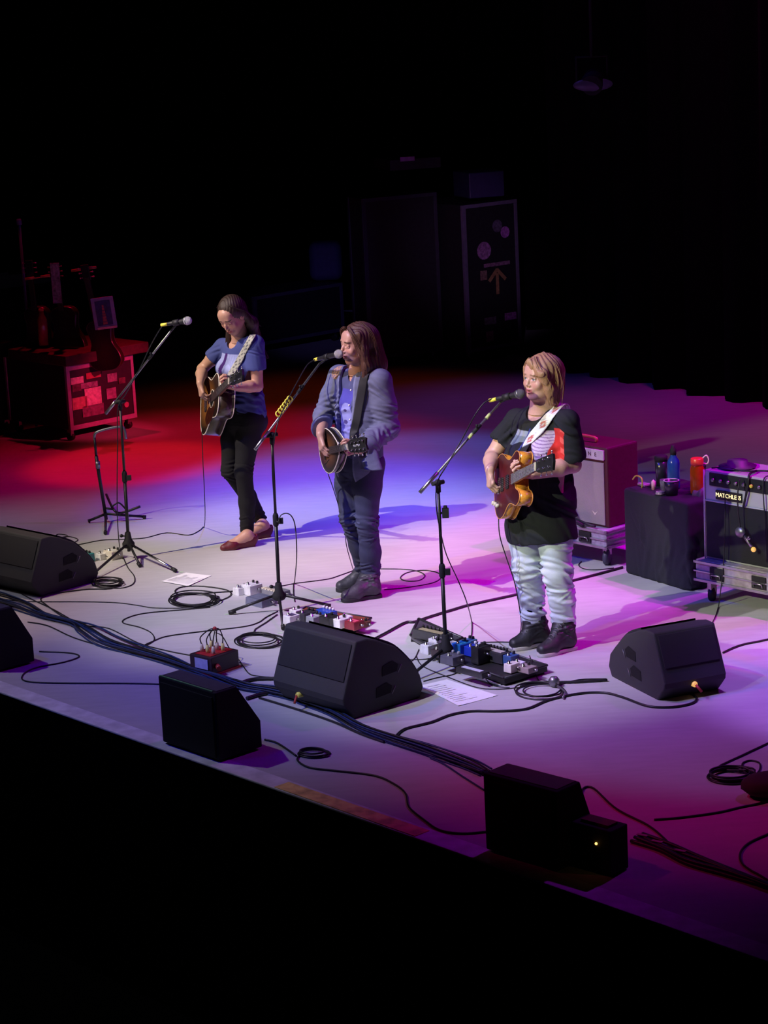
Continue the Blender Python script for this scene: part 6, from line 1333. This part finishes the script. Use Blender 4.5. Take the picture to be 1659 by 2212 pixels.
# ------------------------------------------------------------------ the red-lit corner: case, guitars on it, picture
RC = (P(155, 955), P(297, 925)); d = RC[1] - RC[0]; rot = math.atan2(d[1], d[0]); R_ = rotz(rot); cW = float(np.linalg.norm(d)); cD = .85; zc = .10; H = .64
t = thing('flight_case', 'red-lit flight case plastered with stickers at the left of the stage', 'flight case', RC[0], rot); CO = RC[0]
mb = MB(); mb.box((cW / 2, cD / 2, zc + (H - zc) / 2), (cW, cD, H - zc)); mb.build('case_shell', LAM, t, .006)
mb = MB(); fr = .028
for x in (fr / 2, cW - fr / 2): mb.box((x, -.004, zc + (H - zc) / 2), (fr, .012, H - zc))
for z in (zc + fr / 2, H - .03): mb.box((cW / 2, -.005, z), (cW, .012, fr + .01))
for y in (0, cD): mb.box((-.004, y, (zc + H) / 2), (.012, .03, H - zc))
mb.build('edge_strip', mat('violet_alu', (.50, .32, .50), .4, .3), t, .002)
WST = mat('white_sticker', (.70, .62, .60), .6, var=.3, scale=40); GST = mat('grey_sticker', (.28, .25, .30), .6, var=.5, scale=40); DST = mat('dull_sticker', (.13, .07, .08), .6, var=.5, scale=30)
for nm, x, z, w_, h_, m_ in (('sticker', .10, .50, .13, .055, WST), ('sticker', .27, .52, .15, .05, mat('red_sticker', (.45, .10, .10), .6)), ('sticker', .22, .445, .17, .045, GST), ('sticker', .09, .44, .09, .06, DST), ('sticker', .25, .34, .17, .155, WST), ('sticker', .11, .31, .15, .10, mat('pink_sticker', (.55, .26, .24), .6, var=.3)), ('sticker', .24, .23, .22, .09, mat('plum_sticker', (.22, .12, .18), .6, var=.4)), ('sticker', .46, .47, .10, .07, GST), ('sticker', .44, .34, .10, .09, mat('mauve_sticker', (.35, .22, .34), .6, var=.4)), ('sticker', .56, .43, .07, .05, DST)):
    if x > cW - .05: continue
    mb = MB(); mb.box((x, -.006, z), (w_, .003, h_)); mb.build(nm, m_, t)
mb = MB(); mb.lathe([(.024, 0), (.024, .004)], (cW - .10, -.003, .22), V(0, -1, 0), 20); mb.build('round_sticker', mat('rose_sticker', (.45, .20, .25), .6), t)
for x in (.04, cW - .05):
    for y in (.06, cD - .06): caster(t, (x, y), zc, .035)
def onR(x, y, z): return CO + R_ @ V(x, y, z)
mb = MB(); mb.box(onR(cW * .55, cD * .38, H + .045), (cW * 1.25, cD * .95, .085), R_); tag(mb.build('guitar_boat_lid', mat('dark_red_board', (.07, .015, .02), .6, var=.3), bevel=.006), 'flat dark board lying across the top of the red-lit flight case', 'board')
mb = MB(); mb.box(onR(.05, -.035, H + .035), (.17, .05, .055), R_); tag(mb.build('paper_label', WST, bevel=.001), 'bright paper label on the top front corner of the red-lit case', 'label')
# darker case on the left
o = P(-110, 940) - SE * .14 - SB * .05; t = thing('flight_case', 'dark flight case cut by the left edge, left of the red-lit one', 'flight case', o, SROT)
mb = MB(); mb.box((.20, .3, .42), (.38, .6, .66)); mb.build('case_shell', LAM, t, .006); mb = MB()
for x in (.02, .38): mb.box((x, -.002, .42), (.025, .012, .66))
for z in (.10, .74): mb.box((.20, -.003, z), (.38, .012, .025))
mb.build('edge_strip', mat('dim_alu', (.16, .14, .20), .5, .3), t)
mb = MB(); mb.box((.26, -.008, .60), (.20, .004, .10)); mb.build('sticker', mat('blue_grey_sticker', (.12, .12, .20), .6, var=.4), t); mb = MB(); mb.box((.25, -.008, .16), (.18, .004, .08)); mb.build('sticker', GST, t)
for x in (.06, .34): caster(t, (x, .08), .09, .035); caster(t, (x, .5), .09, .035)
# guitars standing in the rack
def small_guitar(label, foot, headp, y, col, w_=.14, depth=.07, hlen=.13, pegs=True, nm='racked_guitar'):
    a = AT(*foot, y); b = AT(*headp, y - .0); gx = nrm(b - a); L_ = np.linalg.norm(b - a); gz = nrm(V(-.35, -.9, .1) - gx * (V(-.35, -.9, .1) @ gx)); gy = np.cross(gz, gx); t = thing(nm, label, 'guitar', a, R=np.stack([gx, gy, gz], 1))
    Lb = .42; pts = [(0, 0), (.02, w_ * .6), (.15, w_), (.32, w_ * .96), (.52, w_ * .68), (.68, w_ * .68), (.86, w_ * .78), (.97, w_ * .5), (1, 0)]
    body_parts(t, Lb, pts, depth, DKW, col, DKW, mat('dim_binding', (.07, .05, .04), .4), .0025)
    mb = MB(); mb.box(((Lb + L_ - hlen) / 2, 0, .008), (L_ - hlen - Lb + .06, .048, .022)); nk = mb.build('neck', ROSE, t, .003)
    mb = MB(); mb.box((L_ - hlen / 2, 0, .004), (hlen, .072, .015), None, (1, 1)); hd = mb.build('headstock', BLACK if pegs else MAH, nk, .004)
    for s_ in (-1, 1):
        for k in range(3): m = MB(); m.tube([V(L_ - hlen + .025 + .04 * k, s_ * .034, .0), V(L_ - hlen + .025 + .04 * k, s_ * .060, .0)], .004, 5); m.ball(V(L_ - hlen + .025 + .04 * k, s_ * .062, 0), .008, 6); m.build('tuner', STEEL, hd)
    return t
yc = CO[1] + .35
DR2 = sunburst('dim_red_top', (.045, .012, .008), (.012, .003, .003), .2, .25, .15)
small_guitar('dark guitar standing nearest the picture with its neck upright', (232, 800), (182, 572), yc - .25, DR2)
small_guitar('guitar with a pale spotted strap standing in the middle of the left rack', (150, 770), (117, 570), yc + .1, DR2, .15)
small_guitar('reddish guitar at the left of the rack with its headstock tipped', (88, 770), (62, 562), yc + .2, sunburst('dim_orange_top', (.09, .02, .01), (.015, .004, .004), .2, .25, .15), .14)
mb = MB(); p0 = AT(118, 568, yc - .02); p1 = AT(124, 655, yc - .02); mb.box((p0 + p1) / 2, (.075, .01, float(np.linalg.norm(p1 - p0))), None); tag(mb.build('patterned_strap', mat('spotted_strap', (.20, .15, .19), .7, var=.8, scale=35), bevel=.003), 'pale patterned strap hanging over the middle racked guitar', 'strap')
for lb, px_, py_, hh_ in (('yellowish bar of the yoke holding the rightmost racked guitar', 180, 582, 0), ('yellowish bar of the yoke holding the leftmost racked guitar', 80, 600, 0)):
    m = MB(); a, b = AT(px_ - 26, py_ + 3, yc - .06), AT(px_ - 6, py_, yc - .06); a2, b2 = AT(px_ + 8, py_ - 2, yc - .06), AT(px_ + 28, py_ - 5, yc - .06); m.tube([a, b], .011, 8); m.tube([a2, b2], .011, 8); m.tube([b, b + V(.0, .05, -.01), a2 + V(0, .05, -.01), a2], .006, 6); tag(m.build('neck_yoke', mat('ochre_foam', (.40, .17, .06), .6)), lb, 'yoke')
# picture propped on the case
a, b, c_, d_ = (AT(q[0], q[1], yc - .32) for q in ((197, 645), (245, 637), (252, 706), (206, 713))); ex = nrm(b - a); ey = nrm(d_ - a); nz = nrm(np.cross(ex, ey)) ; nz = nz if nz[1] < 0 else -nz; Wp, Hp = np.linalg.norm(b - a), np.linalg.norm(d_ - a)
t = thing('framed_picture', 'small blue picture of a red figure in a pale frame propped on the red-lit case', 'picture', d_, R=np.stack([ex, nz * -1, -ey], 1) if np.dot(np.cross(ex, -nz), -ey) > 0 else np.stack([ex, nz, -ey], 1)); s_ = -1 if np.dot(np.cross(ex, -nz), -ey) > 0 else 1
mb = MB(); mb.box((Wp / 2, 0, Hp / 2), (Wp, .012, Hp)); mb.build('frame', mat('periwinkle_frame', (.28, .24, .42), .5), t, .002)
mb = MB(); mb.box((Wp / 2, s_ * .008, Hp / 2), (Wp * .68, .004, Hp * .78)); pc = mb.build('picture_field', mat('ink_blue', (.03, .015, .12), .5, var=.5, scale=30), t)
mb = MB()
for k in range(7): mb.box((Wp * .5, s_ * .011, Hp * (.18 + .09 * k)), (Wp * (.20 - .02 * k), .003, Hp * .075))
mb.build('red_figure', mat('rose_paint', (.45, .08, .10), .5, var=.4, scale=40), pc)
mb = MB(); mb.box((Wp * .55, s_ * .010, Hp * .03), (Wp * .85, .006, Hp * .07)); mb.build('frame_foot', mat('bright_foot', (.75, .35, .38), .5), t)
# red cup-like bottles
def dimb(label, px_, py_, h, r, m, cap=None): return bottle('drink_bottle', label, onR(0, 0, 0) * 0 + AT(px_, py_, yc - .15), [(r, 0), (r, h * .7), (r * .5, h * .85), (r * .45, h * .95)], m, cap or MATTE, [(r * .5, h * .94), (r * .5, h)], 16)
dimb('reddish bottle standing left on the red-lit case', 95, 745, .30, .042, mat('red_glass', (.35, .04, .04), .2, trans=.2), mat('red_cap2', (.5, .08, .04), .4))
mb = MB(); p = AT(41, 478, yc + .4); mb.lathe([(.022, -.03), (.022, 0), (.018, .02)], p, ZU, 12); mb.lathe([(.012, -float(p[2]) + .01), (.012, -.03)], p, ZU, 8); tag(mb.build('marker_pole', mat('dim_blue_pole', (.10, .10, .30), .5)), 'slim pole with a small pale blue tip rising behind the left rack', 'pole')
# ------------------------------------------------------------------ deep upstage
def tall_case(label, pl, pr, D, H, extra=None, edge=None, nm='flight_case'):
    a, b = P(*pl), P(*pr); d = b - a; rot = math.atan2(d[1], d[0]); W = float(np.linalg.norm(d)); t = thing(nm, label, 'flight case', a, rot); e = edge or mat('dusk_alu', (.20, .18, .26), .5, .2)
    mb = MB(); mb.box((W / 2, D / 2, H / 2 + .05), (W, D, H - .10)); mb.build('case_shell', LAM, t, .006); mb = MB(); f = .035
    for x in (f / 2, W - f / 2): mb.box((x, -.004, H / 2 + .05), (f, .012, H - .10))
    for z in (.10 + f / 2, H - f / 2): mb.box((W / 2, -.005, z), (W, .012, f))
    for y in (.0, D): mb.box((-.004, y, H / 2 + .05), (.012, f, H - .10))
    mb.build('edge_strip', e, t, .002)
    for x in (.07, W - .07): caster(t, (x, .08), .10, .04); caster(t, (x, D - .08), .10, .04)
    if extra: extra(t, W, H)
    return t
def stick(t, W, H):
    U = lambda u, v: (W * u, -.012, H * v)
    for nm, u, v, w_, h_, c in (('sticker', .62, .845, .22, .12, (.12, .10, .15)), ('sticker', .36, .70, .13, .17, (.42, .20, .42)), ('sticker', .76, .80, .12, .11, (.45, .15, .50)), ('sticker', .58, .605, .40, .035, (.30, .16, .24)), ('sticker', .42, .25, .18, .07, (.14, .10, .14)), ('sticker', .80, .26, .18, .07, (.18, .16, .22)), ('sticker', .40, .15, .11, .10, (.30, .12, .18)), ('sticker', .33, .545, .10, .09, (.28, .18, .14))):
        m = MB(); x, y, z = U(u, v); m.lathe([(h_ / 2, 0), (h_ / 2, .002)], (x, y + .006, z), V(0, -1, 0), 18) if h_ > .10 else m.box((x, y, z), (w_ * .8, .003, h_)); m.build(nm, mat('deep_sticker_%d' % int(u * 100 + v * 7), c, .6, var=.5, scale=50), t)
    x, y, z = U(.58, .50); m = MB(); m.box((x, y, z - .03), (.035, .004, .20)); m.box((x - .05, y, z + .055), (.15, .004, .035), np.array([[.7, 0, -.7], [0, 1, 0], [.7, 0, .7]]) @ np.eye(3)); m.box((x + .05, y, z + .055), (.15, .004, .035), np.array([[.7, 0, .7], [0, 1, 0], [-.7, 0, .7]])); m.build('arrow_marking', mat('ochre_arrow', (.40, .26, .10), .6, var=.3), t)
tall_case('tall dark flight case with an ochre arrow pointing up far upstage', (1012, 785), (1127, 765), .85, 1.50, stick)
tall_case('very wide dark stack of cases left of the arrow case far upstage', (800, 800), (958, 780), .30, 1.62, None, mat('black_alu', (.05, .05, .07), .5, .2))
a = P(1070, 775); mb = MB(); q = AT(1035, 398, P(1012, 785)[1] + .3); mb.box(q + V(0, .1, -.0), (.36, .4, .24), rotz(.35)); tag(mb.build('small_case', mat('navy_case', (.035, .03, .10), .5), bevel=.01), 'small dark blue case on top of the tall cases', 'case')
for lb, px_, py_, dy_ in (('small pale tape label high on the wide dark stack', 880, 343, .2),):
    q = AT(px_, py_, P(800, 800)[1] + .1); mb = MB(); mb.box(q + V(0, .25, -.05), (.50, .5, .10), rotz(.3)); cs = tag(mb.build('black_lid', LAM, bevel=.005), 'flat black lid on the wide dark stack carrying a pale label', 'lid'); m = MB(); m.box(q - V(0, .02, 0), (.14, .004, .04), rotz(.3)); m.build('pale_label', mat('lilac_label', (.45, .30, .60), .6), cs)
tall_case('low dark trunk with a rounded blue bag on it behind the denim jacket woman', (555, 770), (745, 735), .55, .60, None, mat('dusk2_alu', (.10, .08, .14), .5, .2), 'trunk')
bq = AT(708, 640, P(745, 735)[1] + .25); bq[2] = .785; S_ = Sdf(bq - V(.25, .25, .2), bq + V(.25, .25, .3), .012); S_.box(bq + ZU * .02, (.17, .15, .20), None, .08, 0); tag(sdf_obj('soft_bag', [S_], mat('blue_bag_cloth', (.05, .045, .14), .7, bump=.3)), 'rounded dark blue bag on the low trunk upstage', 'bag')

# lit violet haze imitated by an added fixture with a glowing lens
q = AT(1280, 180, 19.5); t = thing('violet_gleam', 'faint violet gleam high in the darkness at the upper right, built as an added glowing fixture', 'gleam', q)
mb = MB(); mb.lathe([(.05, .16), (.09, .10), (.10, .0), (.09, -.05)], (0, 0, 0), nrm(V(.25, .9, .35)), 20); mb.build('gleam_housing', MATTE, t)
mb = MB(); mb.ball((0, -.03, -.01), (.17, .03, .055), 16); mb.build('lens', mat('violet_gleam_glow', (.05, .03, .08), .4, emit=(.35, .15, .70, .012)), t)
mb = MB(); mb.tube([V(-.13, .04, 0), V(-.13, .04, .22), V(.13, .04, .22), V(.13, .04, 0)], .012, 6); mb.tube([V(0, .04, .22), V(0, .04, 10.5 - q[2])], .014, 6); mb.build('yoke', MATTE, t)
